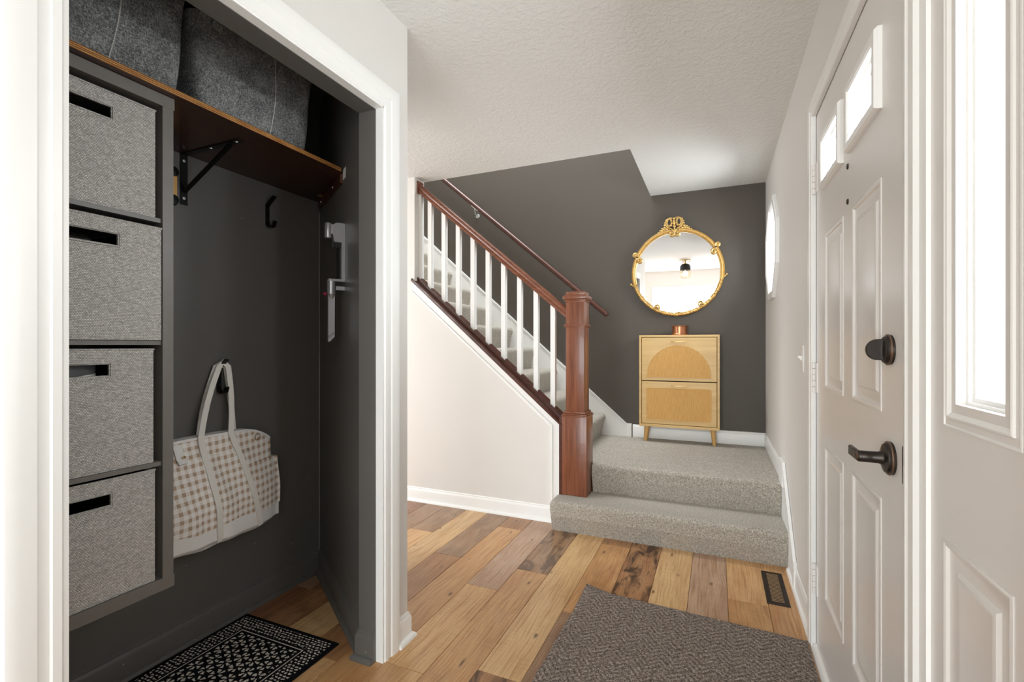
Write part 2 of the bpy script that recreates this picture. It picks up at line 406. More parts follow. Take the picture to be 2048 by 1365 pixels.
        if smooth:
            for p in me.polygons: p.use_smooth = True
            me.set_sharp_from_angle(angle=R(ang))
        ob = bpy.data.objects.new(name, me); COL.objects.link(ob)
        if parent: ob.parent = parent; ob.location = o - WORLD[parent.name]
        else: ob.location = o
        WORLD[ob.name] = o
        return ob
def empty(name, loc):
    o = bpy.data.objects.new(name, None); COL.objects.link(o); o.location = loc; o.empty_display_size = 0.1; WORLD[o.name] = Vector(loc); return o
def thing(name, label, cat, loc, group=None):
    return tag(empty(name, loc), label, cat, group)
def tag(o, label, cat=None, group=None, kind=None):
    o['label'] = label
    if cat: o['category'] = cat
    if group: o['group'] = group
    if kind: o['kind'] = kind
    return o
def struct(o, label): return tag(o, label, kind='structure')
def copy_part(o, parent, dloc):
    c = o.copy(); COL.objects.link(c); c.parent = parent; c.location = o.location + Vector(dloc); WORLD[c.name] = WORLD[o.name] + Vector(dloc); return c

# ------------------------------------------------------------------ key dimensions (metres)
XR = 0.352; ZC = 2.438; YB = 4.155                      # right wall, ceiling, back wall
XL = -1.135; XLB = -1.227                               # closet front wall: room face, closet face
XCB = -1.90                                             # closet back wall
RIS = 0.191; LAND = 0.382
YW = 2.985; YW2 = 3.11                                  # stair wall front and back face
YREAR = -2.6; XFAR = -4.8
CA = (-1.9, 1.868); CBp = (-1.227, 1.42)                # angled closet wall

# ================================================================== floor
floor = B().box(XFAR, XR + 0.14, YREAR - .1, YB + .1, -0.16, -0.014).build('floor', M['gap'])
struct(floor, 'wood-look plank floor in warm tan and brown')
TAN = (212, 170, 120); TAN2 = (203, 158, 108); PINK = (192, 160, 134); GREY = (166, 134, 104); LIGHT = (217, 181, 132); BRN = (176, 132, 92); SHADE_RED = (160, 112, 78)
PAL = [TAN, TAN2, PINK, GREY, LIGHT, BRN]
seam0, pitch = 0.048, 0.1675
fixed = {  # column index (from the seam at 0.048, counting left): joints (Y) and colours from near to far, scorch amount
    -1: ([(-0.4, BRN, .15), (1.0, TAN2, .1), (2.40, TAN, .0)], ), -2: ([(-.2, TAN, 0), (1.3, TAN2, .1)],),
    0: ([(0.1, GREY, .1), (1.4, PINK, .12)],), 1: ([(-.5, TAN, 0), (1.75, LIGHT, 0)],), 2: ([(.3, TAN, 0), (1.9, BRN, 1.0)],),
    3: ([(.6, GREY, .2), (2.0, TAN2, .15), (2.77, BRN, .2)],), 4: ([(.2, BRN, .9), (1.516, LIGHT, 0)],), 5: ([(.9, TAN2, .1), (2.285, GREY, .75)],),
    6: ([(.1, TAN, 0), (1.42, TAN, .0), (2.044, PINK, .08)],), 7: ([(.7, TAN2, .05), (1.5, TAN2, 0), (2.77, BRN, .1)],),
    8: ([(.2, TAN, .1), (1.35, BRN, .12), (2.28, GREY, .25)],), 9: ([(.5, TAN2, .3), (1.25, LIGHT, .1)],),
    10: ([(.4, BRN, .5), (1.9, TAN, 0), (2.52, GREY, .2)],), 11: ([(.3, SHADE_RED, .35), (1.7, GREY, .1)],), 12: ([(.6, SHADE_RED, .2), (1.9, SHADE_RED, .6)],)}  # reddish dark planks carry the closet's shade in their colour
def plank(x0, x1, y0, y1, c, burn):
    g = 0.0007
    o = B().box(x0 + g, x1 - g, y0 + g, y1 - g, -0.014, 0.0, 0.0012, 1).build('plank', M['plank'], floor, smooth=False)
    o.color = (*lin(c)[:3], 1 - burn); return o
for k in range(-3, 29):
    x0 = max(seam0 - (k + 1) * pitch, XFAR); x1 = min(seam0 - k * pitch, XR + .13)
    if x1 - x0 < .01: continue
    ymax = 3.0
    if k in fixed: segs = list(fixed[k][0]); segs = [(YREAR, random.choice(PAL), .1)] + segs
    else:
        y = YREAR - random.random(); segs = []
        while y < ymax:
            segs.append((max(y, YREAR), random.choice(PAL), random.choice([0, 0, .1, .4]))); y += random.uniform(1.0, 1.5)
    for i, (ya, c, bn) in enumerate(segs):
        yb = segs[i + 1][0] if i + 1 < len(segs) else ymax
        plank(x0, x1, ya, yb, c, bn)

# ================================================================== ceiling and upper stairwell
OX = -0.512; OXL = -4.0                                  # stair opening in the ceiling
cb = B().box(XFAR, XR + .12, YREAR - .1, YW2, ZC, ZC + .3).box(OX, XR + .12, YW2, YB + .1, ZC, ZC + .3).box(XFAR, OXL, YW2, YB + .1, ZC, ZC + .3)
struct(cb.build('ceiling', M['ceiling'], smooth=False), 'white textured ceiling with an opening over the stairs')
struct(B().box(OXL - .1, OX + .12, YW2 - .1, YW2, ZC + .3, 5.0).build('wall_upper_front', M['wall'], smooth=False), 'upper stairwell wall on the entry side')
struct(B().box(OX, OX + .1, YW2, YB + .1, ZC + .3, 5.0).build('wall_upper_right', M['wall'], smooth=False), 'upper stairwell end wall')
struct(B().box(OXL - .1, OXL, YW2 - .1, YB + .1, ZC + .3, 5.0).build('wall_upper_left', M['wall'], smooth=False), 'upper stairwell far wall')
struct(B().box(OXL - .1, OX + .12, YW2 - .1, YB + .12, 5.0, 5.1).build('ceiling_upper', M['ceiling'], smooth=False), 'upper stairwell ceiling')

# ================================================================== walls
struct(B().box(XFAR, XR + .12, YB, YB + .12, -.1, 5.0).build('wall_back', M['dark'], smooth=False), 'dark charcoal-brown accent wall behind the stairs')
# right wall with door opening, added entry window behind the camera and octagonal window
OCY, OCZ, OCR = 3.63, 1.815, 0.275
wb = B().slab_x([YREAR - .1, -1.42, 0.18, 0.735, 2.15, 3.2], [-.1, 0.5, 2.085, 2.2, ZC], [(1, 1), (1, 2), (3, 0), (3, 1)], XR, XR + .12)
def octo(r, x, cy=OCY, cz=OCZ):
    return [(x, cy + r / math.cos(math.pi / 8) * math.cos(math.pi / 8 + i * math.pi / 4), cz + r / math.cos(math.pi / 8) * math.sin(math.pi / 8 + i * math.pi / 4)) for i in range(8)]
for x in (XR, XR + .12):
    a = octo(OCR, x); q = [(x, YB, 2.0), (x, 3.9, ZC), (x, 3.4, ZC), (x, 3.2, 2.0), (x, 3.2, 1.6), (x, 3.4, -.1), (x, 3.9, -.1), (x, YB, 1.6)]
    wb.faces(a + q, [(i, (i + 1) % 8, 8 + (i + 1) % 8, 8 + i) for i in range(8)])
    wb.faces([(x, YB, 2.0), (x, YB, ZC), (x, 3.9, ZC)], [(0, 1, 2)]); wb.faces([(x, 3.4, ZC), (x, 3.2, ZC), (x, 3.2, 2.0)], [(0, 1, 2)])
    wb.faces([(x, 3.2, 1.6), (x, 3.2, -.1), (x, 3.4, -.1)], [(0, 1, 2)]); wb.faces([(x, 3.9, -.1), (x, YB, -.1), (x, YB, 1.6)], [(0, 1, 2)])
wb.rings([octo(OCR, XR), octo(OCR, XR + .12)], cap=False)
wall_right = struct(wb.build('wall_right', M['wall'], smooth=False), 'pale greige wall with the front door')
# stair wall (white, with sloped top beside the stairs)
SL = 0.862; XN = -0.948
def capz(x): return 0.655 + SL * (XN - x)
sw = B().prism([(XFAR, -.014), (XN, -.014), (XN, capz(XN)), (-2.09, capz(-2.09)), (-2.09, ZC), (XFAR, ZC)], 'Y', YW, YW2)
struct(sw.build('wall_stair', M['wall'], smooth=False), 'pale wall under the stair railing with sloped top')
# closet
CY0, CY1, CZ1 = 0.485, 1.41, 2.047
cw = B()
cw.box(XLB, XL, -.25, CY0, -.014, ZC).box(XLB, XL, CY1, 1.55, -.014, ZC).box(XLB, XL, CY0, CY1, CZ1, ZC)
struct(cw.build('wall_left', M['wall'], smooth=False), 'pale wall with the closet opening')
struct(B().box(XCB - .1, XCB, .30, 2.0, -.014, ZC).build('wall_closet_back', M['closet'], smooth=False), 'dark charcoal rear wall of the closet')
struct(B().prism([CA, CBp, (XLB, 1.55), (XCB, 2.0)], 'Z', -.014, ZC).build('wall_closet_angled', M['closet'], smooth=False), 'dark angled side wall of the closet')
struct(B().box(XCB, XLB, .30, .42, -.014, ZC).build('wall_closet_side', M['closet'], smooth=False), 'dark near side wall of the closet')
struct(B().prism([(XCB, .42), (XLB, .42), (XLB, 1.42), CA], 'Z', ZC - .03, ZC - .001).build('ceiling_closet', M['closet'], smooth=False), 'dark ceiling inside the closet')
struct(B().box(XLB - .004, XLB, .42, CY0, -.013, ZC - .03).box(XLB - .004, XLB, CY0 + .008, CY1 - .008, CZ1, ZC - .03).build('wall_closet_inner', M['closet'], smooth=False), 'dark painted inner face of the closet front wall')
# shell behind and beside the camera
struct(B().box(XFAR, -1.32, YREAR - .12, YREAR, -.1, ZC).box(.26, XR + .12, YREAR - .12, YREAR, -.1, ZC).box(-1.32, .26, YREAR - .12, YREAR, 2.12, ZC).build('wall_rear', M['wall'], smooth=False), 'pale wall behind the camera')
struct(B().slab_x([YREAR, -1.2, 2.4, YB + .1], [-.1, .5, 2.2, ZC], [(1, 1)], XFAR - .12, XFAR).build('wall_far_left', M['wall'], smooth=False), 'pale living room wall with the added window')
struct(B().prism([(XL, 1.55), (XLB, 1.551), (XCB, 2.0), (XCB - .12, 2.0), (XCB - .12, 2.02), (XCB, 2.02), (XLB + .004, 1.572), (XL, 1.572)], 'Z', -.014, ZC).build('wall_closet_end', M['wall'], smooth=False), 'pale closet end wall on the hallway side')
struct(B().box(XCB - .12, XCB - .1, -.25, 2.0, -.014, ZC).box(XCB - .1, XLB, -.25, -.23, -.014, ZC).build('wall_closet_outer', M['wall'], smooth=False), 'pale outer face of the closet')

# unseen windows, added to bring light into the rooms (frame, sash bars, glass)
def big_window(name, x0, x1, y0, y1, z0, z1, n, label):
    e = struct(empty(name, ((x0 + x1) / 2, (y0 + y1) / 2, z0)), label)
    f = B()
    f.box(x0, x1, y0, y0 + .05, z0, z1).box(x0, x1, y1 - .05, y1, z0, z1).box(x0, x1, y0 + .05, y1 - .05, z0, z0 + .05).box(x0, x1, y0 + .05, y1 - .05, z1 - .05, z1)
    f.build('window_frame', M['trim'], e, smooth=False)
    for i in range(n):
        a = y0 + .05 + (y1 - y0 - .1) * i / n; b = y0 + .05 + (y1 - y0 - .1) * (i + 1) / n
        if i: B().box(x0 + .01, x1 - .01, a - .02, a + .02, z0 + .05, z1 - .05).build('sash_bar', M['trim'], e, smooth=False)
        B().box((x0 + x1) / 2, (x0 + x1) / 2 + .004, a, b, z0 + .05, z1 - .05).build('pane', M['glass'], e, smooth=False)
big_window('added_window_3', XR + .01, XR + .11, -1.42, .18, .5, 2.2, 2, 'large white window beside the camera, unseen and added for light')
big_window('added_window_4', XFAR - .11, XFAR - .01, -1.2, 2.4, .5, 2.2, 3, 'wide living room window, unseen and added for light')
# white glazed double doors behind the camera, seen in the mirror
d2 = struct(empty('door_2', (-.45, YREAR, 0)), 'bright white glazed double doors behind the camera')
for a, b in ((-1.318, -.531), (-.529, .258)):
    lf = B().box(a, a + .04, YREAR - .045, YREAR - .005, .0, 2.118).box(b - .04, b, YREAR - .045, YREAR - .005, .0, 2.118).box(a + .04, b - .04, YREAR - .045, YREAR - .005, 2.07, 2.118).box(a + .04, b - .04, YREAR - .045, YREAR - .005, 0, .12).build('door_leaf', M['trim'], d2, smooth=False)
    B().box(a + .04, b - .04, YREAR - .027, YREAR - .023, .12, 2.07).build('pane', M['glass'], lf, smooth=False)

# ================================================================== trim sweeps
PROF = [(0, 0), (0, .013), (.004, .016), (.018, .017), (.021, .0135), (.036, .0145), (.040, .018), (.062, .020), (.078, .020), (.083, .0188), (.085, .016), (.085, 0)]
def casing(bld, y0, y1, z1, face, sign, wscale=1.0, zb=0.0):
    """mitred casing on a wall facing +X (sign 1) or -X (sign -1), around an opening y0..y1 up to z1"""
    P = [(a * wscale, t) for a, t in PROF]
    rs = [[(face + sign * t, y0 - a, zb) for a, t in P], [(face + sign * t, y0 - a, z1 + a) for a, t in P],
          [(face + sign * t, y1 + a, z1 + a) for a, t in P], [(face + sign * t, y1 + a, zb) for a, t in P]]
    return bld.rings(rs)
struct(casing(B(), CY0 - .004, CY1 + .004, CZ1 + .004, XL, 1).build('trim_1', M['trim'], ang=25), 'white moulded casing around the closet opening')
# white and dark jamb liners
jt = B().box(-1.155, XL + .012, CY1 - .004, CY1 + .004, 0, CZ1).box(-1.155, XL + .012, CY0 - .004, CY0 + .004, 0, CZ1).box(-1.155, XL + .012, CY0, CY1, CZ1 - .004, CZ1 + .004)
struct(jt.build('trim_2', M['trim'], smooth=False), 'white edge of the closet jamb')
jd = B().box(XLB - .004, -1.155, CY1 - .008, CY1 + .01, 0, CZ1).box(XLB - .004, -1.155, CY0 - .01, CY0 + .008, 0, CZ1).box(XLB - .004, -1.155, CY0 + .008, CY1 - .008, CZ1 - .006, CZ1 + .01)
struct(jd.build('trim_3', M['closet'], smooth=False), 'dark painted closet jamb and header')

struct(B().tube([(CA[0] + .0012, CA[1] - .0022, .10), (CA[0] + .0012, CA[1] - .0022, 1.86)], .0016, 6).build('trim_10', M['caulk']), 'thin pale caulk line in the dark closet corner')
BBP = [(0, 0), (.012, 0), (.012, .080), (.010, .088), (.006, .094), (.006, .100), (0, .105)]    # (thickness, height)
SHOE = [(.012, 0), (.028, 0), (.0275, .007), (.025, .013), (.020, .017), (.012, .019)]
def run(bld, p, q, nrm, prof, z0=0, ext=(0, 0)):
    """extrude a (thickness,height) profile from p to q (xy) with outward normal nrm; ext mitres the ends"""
    d = Vector((q[0] - p[0], q[1] - p[1], 0)).normalized(); n = Vector((*nrm, 0))
    rs = []
    for pt, s, e in ((p, -1, ext[0]), (q, 1, ext[1])):
        rs.append([Vector((pt[0], pt[1], z0)) + n * t + Vector((0, 0, h)) + d * (s * e * t) for t, h in prof])
    return bld.rings(rs)
def baseboard(name, segs, mat, label, shoe=True):
    b = B()
    for p, q, n, z0, ext in segs:
        run(b, p, q, n, BBP, z0, ext)
        if shoe: run(b, p, q, n, SHOE, z0, ext)
    return struct(b.build(name, mat, ang=30), label)
baseboard('baseboard_stair', [((XFAR, YW), (-.96, YW), (0, -1), 0, (0, 0))], M['trim'], 'white baseboard below the stair railing')
an = Vector((CBp[0] - CA[0], CBp[1] - CA[1])).normalized(); nn = (an.y, -an.x) if (an.y * -1 + -an.x * -1) > 0 else (-an.y, an.x)
NW = Vector((-.554, -.832)).normalized()
baseboard('baseboard_closet', [((XCB, .42), (CA[0], CA[1]), (1, 0), 0, (0, -.55)), (CA, CBp, (NW.x, NW.y), 0, (-.55, -.2)),
          ((XLB - .004, CY1 - .008), (-1.155, CY1 - .008), (0, -1), 0, (.8, 0))], M['closet'], 'dark painted baseboard inside the closet')
baseboard('baseboard_left', [((XL, 1.496), (XL, 1.572), (1, 0), 0, (0, 1)), ((XL, 1.572), (XLB + .004, 1.572), (0, 1), 0, (1, 0)), ((XL, -.25), (XL, .398), (1, 0), 0, (0, 0))], M['trim'], 'white baseboard at the corner of the closet wall')
baseboard('baseboard_back', [((-.66, YB), (XR, YB), (0, -1), LAND, (0, 0))], M['trim'], 'white baseboard of the stair landing', shoe=False)
rb = B()
run(rb, (XR, 3.165), (XR, YB - .012), (-1, 0), [(t * .75, h) for t, h in BBP], LAND)
run(rb, (XR, 2.205), (XR, 2.62), (-1, 0), [(t * .75, h) for t, h in BBP]); run(rb, (XR, 2.205), (XR, 2.82), (-1, 0), [(.009, 0), (.020, 0), (.0195, .007), (.017, .014), (.009, .019)])
struct(rb.build('baseboard_right', M['trim'], ang=30), 'white baseboard under the octagonal window and light switch')
# sloped skirt on the right wall beside the two entry steps
sk = B().prism([(2.62, .0), (2.62, .118), (3.03, .50), (3.165, .50), (3.165, .19), (2.86, .0)], 'X', XR - .009, XR)
sk.prism([(2.60, .128), (2.62, .100), (3.03, .482), (3.02, .512)], 'X', XR - .016, XR - .002)
sk.box(XR - .017, XR, 3.02, 3.165, .375, .515, .003).box(XR - .015, XR, 2.595, 2.64, .0, .135, .003)
struct(sk.build('trim_4', M['trim'], smooth=False), 'white sloped skirt board beside the entry steps')
# skirt board on the back wall along the flight
def skz(x): return 0.497 + 0.872 * (-.72 - x)
ss = B().prism([(-.70, LAND - .02), (-.70, .489), (-.72, skz(-.72)), (-3.6, skz(-3.6)), (-3.6, skz(-3.6) - .5), (-1.0, .1)], 'Y', YB - .016, YB)
ss.prism([(-.712, skz(-.712) - .004), (-.712, skz(-.712) + .006), (-3.6, skz(-3.6) + .006), (-3.6, skz(-3.6) - .022)], 'Y', YB - .022, YB - .001)
ss.box(-.712, -.668, YB - .021, YB, LAND, .495, .003)
struct(ss.build('trim_5', M['trim'], smooth=False), 'white skirt board rising along the dark stair wall')
# white trim band on the stair wall, below the cap and down beside the newel
TB = .052
tb = B().prism([(XN, .06), (XN, capz(XN)), (-2.105, capz(-2.105)), (-2.105, capz(-2.105) - TB * 1.45), (XN - TB, capz(XN - TB) - TB * 1.45 + .012), (XN - TB, .06)], 'Y', YW - .011, YW)
tb.prism([(XN - TB - .006, .105), (XN - TB - .006, capz(XN - TB) - TB * 1.45 + .006), (-2.105, capz(-2.105) - TB * 1.45 - .008), (-2.105, capz(-2.105) - TB * 1.45 + .005), (XN - TB + .006, capz(XN - TB) - TB * 1.45 + .020), (XN - TB + .006, .105)], 'Y', YW - .017, YW)
struct(tb.build('trim_6', M['trim'], smooth=False), 'white trim band edging the sloped stair wall')

# ================================================================== front door with sidelight
door = struct(empty('door_1', (XR, 1.67, 0)), 'pale panelled front door with two small glass lites and dark hardware')
DX0, DX1 = XR, XR + .044
LZ = (1.745, 1.885)
yb_ = [1.212, 1.352, 1.366, 1.598, 1.600, 1.712, 1.725, 1.954, 1.962, 2.124]
yb_ = sorted({1.212, 1.352, 1.368, 1.598, 1.600, 1.712, 1.728, 1.955, 1.962, 2.124})
zb_ = [0.012, .272, .812, 1.020, 1.556, LZ[0], LZ[1], 2.043]
holes = set()
for i in range(len(yb_) - 1):
    m = (yb_[i] + yb_[i + 1]) / 2
    for j in range(len(zb_) - 1):
        inp = (1.352 < m < 1.598) or (1.712 < m < 1.962)
        if j in (1, 3) and inp: holes.add((i, j))
        if j == 5 and ((1.368 < m < 1.600) or (1.728 < m < 1.955)): holes.add((i, j))
slab = B().slab_x(yb_, zb_, holes, DX0, DX1).build('door_slab', M['door'], door, smooth=False)
def panel(y0, y1, z0, z1, x, prof, sg=1):
    b = B(); rs = []
    for ins, dep in prof: rs.append([(x + sg * dep, y0 + ins, z0 + ins), (x + sg * dep, y1 - ins, z0 + ins), (x + sg * dep, y1 - ins, z1 - ins), (x + sg * dep, y0 + ins, z1 - ins)])
    return b.rings(rs)
PP = [(-.002, .02), (-.004, 0), (-.004, -.0015), (.001, -.0025), (.006, -.001), (.010, .003), (.016, .005), (.036, .005), (.042, .0008), (.048, .0), (.052, .0008)]
for y0, y1 in ((1.352, 1.598), (1.712, 1.962)):
    for z0, z1 in ((.272, .812), (1.020, 1.556)):
        panel(y0, y1, z0, z1, DX0, PP).build('door_panel', M['door'], slab, ang=20)
for y0, y1 in ((1.368, 1.600), (1.728, 1.955)):
    f = B()
    a, b_, c, d = y0, y1, LZ[0], LZ[1]
    pr = [(-.026, .0), (-.026, -.009), (-.021, -.016), (-.004, -.016), (.002, -.012), (.002, .0), (.008, .004), (.008, .016), (.014, .018), (.014, .024), (.014, .03), (-.0, .03)]
    rs = []
    for ins, dep in pr: rs.append([(DX0 + dep, a + ins, c + ins), (DX0 + dep, b_ - ins, c + ins), (DX0 + dep, b_ - ins, d - ins), (DX0 + dep, a + ins, d - ins)])
    f.rings(rs, cap=False, loop=True)
    lf = f.build('lite_frame', M['trim'], slab, ang=25)
    B().box(DX0 + .020, DX0 + .024, a + .012, b_ - .012, c + .012, d - .012).build('pane', M['glass'], slab, smooth=False)
for z in (1.691, 1.588):
    B().lathe([(0, -.003), (.007, -.003), (.009, 0), (.009, .004)], (DX0, 1.653, z), 'X', 16).build('peephole', M['bronze'], slab)
for z in (.276, 1.046, 1.806):
    h = B()
    for i in range(5): h.lathe([(0, 0), (.0065, .0005), (.0065, .0222), (0, .0227)], (XR - .008, 2.128, z - .058 + i * .0232), 'Z', 12)
    h.box(XR - .004, XR, 2.094, 2.126, z - .056, z + .056).box(XR - .004, XR, 2.130, 2.140, z - .056, z + .056)
    h.build('hinge', M['hinge'], door)
# deadbolt
db = B().lathe([(0, 0), (.033, 0), (.033, -.006), (.030, -.010), (.029, -.013), (.026, -.015), (0, -.017)], (XR, 1.285, 1.160), 'X', 36).build('deadbolt', M['bronze'], door)
B().lathe([(.0335, -.004), (.0345, -.006), (.0335, -.008)], (XR, 1.285, 1.160), 'X', 36).build('edge_ring', M['bronze_edge'], db)
tt = [(XR - .014, 1.137)] + [(XR - .020 - .026 * math.sin(math.pi * k / 14) ** .8, 1.160 - .0235 * math.cos(math.pi * k / 14)) for k in range(15)] + [(XR - .014, 1.183)]
B().prism(tt, 'Y', 1.2805, 1.2895, .0012, 1).build('thumb_turn', M['bronze'], db)
# lever
lv = B().lathe([(0, 0), (.036, 0), (.036, -.006), (.032, -.010), (.031, -.013), (.026, -.015), (.016, -.017), (.013, -.024), (.012, -.05), (.0125, -.056), (0, -.058)], (XR, 1.280, .922), 'X', 36).build('lever_rose', M['bronze'], door)
B().lathe([(.0362, -.004), (.0372, -.006), (.0362, -.008)], (XR, 1.280, .922), 'X', 36).build('edge_ring', M['bronze_edge'], lv)
B().lathe([(0, -.03), (.0115, -.03), (.0125, -.034), (.0125, -.060), (.0105, -.063), (0, -.063)], (XR, 1.280, .922), 'X', 24).prism([(XR - .064, .911), (XR - .056, .911), (XR - .054, .922), (XR - .056, .934), (XR - .064, .933)], 'Y', 1.284, 1.352, .0015, 1).build('lever_handle', M['bronze'], lv)
B().lathe([(.0062, -.0625), (.0085, -.0655), (.0108, -.0625)], (XR, 1.280, .922), 'X', 20).build('lever_boss', M['bronze_edge'], lv)
B().box(XR - .001, XR + .012, 1.2085, 1.213, .885, .962).build('strike_plate', M['black'], door, smooth=False)
# frame, mullion, casing, threshold
fr = B().box(XR + .002, XR + .12, 2.128, 2.15, 0, 2.085).box(XR + .002, XR + .12, .735, 2.15, 2.047, 2.085).box(XR + .002, XR + .12, 1.073, 1.208, 0, 2.047).box(XR + .002, XR + .12, .735, .757, 0, 2.047)
struct(fr.build('trim_7', M['door'], smooth=False), 'pale frame of the front door and sidelight')
ct = B(); casing(ct, .74, 2.134, 2.052, XR, -1, .75)
# mullion casing
mp = [(0, 0), (0, .010), (.006, .013), (.018, .014), (.022, .010), (.042, .012), (.048, .016), (.066, .016), (.074, .009), (.099, .007), (.099, 0)]
ct.rings([[(XR - t, 1.172 - a, z) for a, t in mp] for z in (0, 2.052)])
struct(ct.build('trim_8', M['trim'], ang=25), 'white moulded casing around the front door and sidelight')
struct(B().prism([(XR - .018, 0), (XR + .12, 0), (XR + .12, .03), (XR + .004, .03), (XR - .010, .018)], 'Y', .74, 2.128).build('trim_9', M['trim'], smooth=False), 'white threshold under the front door')
# sidelight
sdl = struct(empty('window_2', (XR, .915, 0)), 'tall sidelight with frosted bright glass beside the front door')
SG = (.814, 1.0, 1.053, 1.96)
sy = [.757, .819, .836, .978, 1.016, 1.073]; sz = [.032, .272, .842, 1.075, 1.938, 2.045]
sh = {(i, 1) for i in (1, 2, 3)} | {(2, 3)}
B().slab_x(sy, sz, sh, XR, XR + .044).build('sidelight_slab', M['door'], sdl, smooth=False)
panel(.819, 1.016, .272, .842, XR, PP).build('sidelight_panel', M['door'], sdl, ang=20)
pr = [(-.018, .001), (-.018, -.0015), (-.0155, -.002), (-.013, .001), (-.003, .001), (-.002, -.003), (.001, -.004), (.021, .008), (.022, .013), (.027, .014), (.027, .019), (.034, .020), (.034, .035), (.012, .035)]
rs = [[(XR + d, SG[0] + i, SG[2] + i), (XR + d, SG[1] - i, SG[2] + i), (XR + d, SG[1] - i, SG[3] - i), (XR + d, SG[0] + i, SG[3] - i)] for i, d in pr]
B().rings(rs, cap=False, loop=True).build('lite_frame', M['trim'], sdl, ang=25)
B().box(XR + .026, XR + .030, SG[0] + .03, SG[1] - .03, SG[2] + .03, SG[3] - .03).build('pane', M['glass'], sdl, smooth=False)
# octagonal window
ow = struct(empty('window_1', (XR, OCY, OCZ - .33)), 'white octagonal window high on the right wall')
prof8 = [(.335, XR), (.335, XR - .014), (.328, XR - .020), (.290, XR - .020), (.282, XR - .014), (.274, XR - .004), (.270, XR + .05), (.258, XR + .052), (.258, XR + .075), (.275, XR + .08)]
B().rings([octo(r, x) for r, x in prof8], cap=False, loop=False).build('window_frame', M['trim'], ow, ang=20)
B().rings([octo(.262, XR + .058), octo(.262, XR + .062)]).build('pane', M['glass'], ow, smooth=False)

# ================================================================== stairs
st = thing('carpeted_staircase', 'grey-beige carpeted stairs rising from the plank floor past a landing', 'stairs', (-.3, 3.4, 0))
XS = XR - .010
YBF = YB - .017
s1 = B().prism([(-.970, 2.826), (XS, 2.826), (XS, 3.125), (-.928, 3.125), (-.928, 2.972), (-.970, 2.972)], 'Z', .100, RIS, .030, 6, lambda m: (m.y < 2.83 and m.x < XS - .01 and (m.z > .18 or m.x < -.969)) or m.x < -.969)
s1.prism([(2.857, 0), (2.8265, .101), (2.972, .101), (2.972, 0)], 'X', -.956, XS)
s1.build('step', M['carpet'], st, ang=60)
s2 = B().prism([(-.760, 3.094), (XS, 3.094), (XS, YBF), (-.930, YBF), (-.930, 3.141), (-.760, 3.141)], 'Z', LAND - .090, LAND, .030, 6, lambda m: m.y < 3.10 and -.75 < m.x < XS - .01 and m.z > LAND - .01)
s2.prism([(3.122, RIS - .004), (3.0945, LAND - .0895), (3.3, LAND - .0895), (3.3, RIS - .004)], 'X', -.758, XS)
s2.build('landing', M['carpet'], st, ang=60)
for k in range(12):
    zt = LAND + RIS * (k + 1); xt = -.892 - .2215 * k
    pts = [(xt - .036, zt - RIS)]
    for i in range(7):
        a = R(-40 + i * 22); pts.append((xt - .030 + .030 * math.cos(a) if a > R(-35) else xt - .010, zt - .032 + .032 * math.sin(a)))
    pts = [(xt - .040, zt - RIS - .002), (xt - .020, zt - .10), (xt - .006, zt - .055), (xt, zt - .036), (xt - .002, zt - .02), (xt - .010, zt - .007), (xt - .024, zt), (xt - .29, zt), (xt - .29, zt - RIS - .002)]
    B().prism(pts, 'Y', YW2 + .0005, YBF).build('step', M['carpet'], st, ang=50)

# ================================================================== stair railing
rl = thing('stair_railing', 'cherry-stained newel post and handrail with white square balusters', 'railing', (-.846, 3.05, RIS))
NX, NY = -.846, 3.056
def sq(b, h, z0, z1, bev=.002): return b.box(NX - h, NX + h, NY - h, NY + h, z0, z1, bev)
nw = sq(B(), .062, .70, 1.46).build('newel_post', M['newel'], rl)
sq(B(), .083, RIS + .001, .706, .003).build('newel_base', M['newel'], nw)
b = B(); sq(b, .087, .702, .712, .003); sq(b, .082, .712, .722, .004); sq(b, .074, .722, .738, .006); b.build('base_moulding', M['newel'], nw)
b = B(); sq(b, .068, 1.288, 1.296, .002); sq(b, .075, 1.294, 1.304, .004); sq(b, .068, 1.302, 1.309, .002); b.build('collar', M['newel'], nw)
b = B(); sq(b, .066, 1.452, 1.462, .002); sq(b, .071, 1.461, 1.470, .003); sq(b, .079, 1.470, 1.494, .004); sq(b, .072, 1.494, 1.499, .002); sq(b, .062, 1.498, 1.521, .005); b.build('newel_cap', M['newel'], nw)
B().box(-.946, -.929, YW - .012, 3.139, RIS + .001, .705).build('side_strip', M['darkwood'], rl, smooth=False)
def sweep_slope(b, prof, x0, z0, x1, z1, yc):
    """prof in (y, vertical) around the line; ends cut vertically"""
    return b.rings([[(x, yc + p[0], z + p[1]) for p in prof] for x, z in ((x0, z0), (x1, z1))])
RP = [(-.028, -.072), (.028, -.072), (.028, -.052), (.024, -.045), (.031, -.036), (.033, -.022), (.028, -.008), (.016, -.001), (0, 0), (-.016, -.001), (-.028, -.008), (-.033, -.022), (-.031, -.036), (-.024, -.045), (-.028, -.052)]
RS = (2.412 - 1.416) / (2.09 - .908)
def railz(x): return 1.416 + RS * (-.908 - x)
hr = sweep_slope(B(), RP, -.908, railz(-.908), -2.085, railz(-2.085), 3.052).build('handrail', M['rail'], rl, ang=50)
B().box(-2.09, -2.079, 3.012, 3.092, railz(-2.085) - .085, railz(-2.085) + .015, .006).build('rail_rosette', M['rail'], hr)
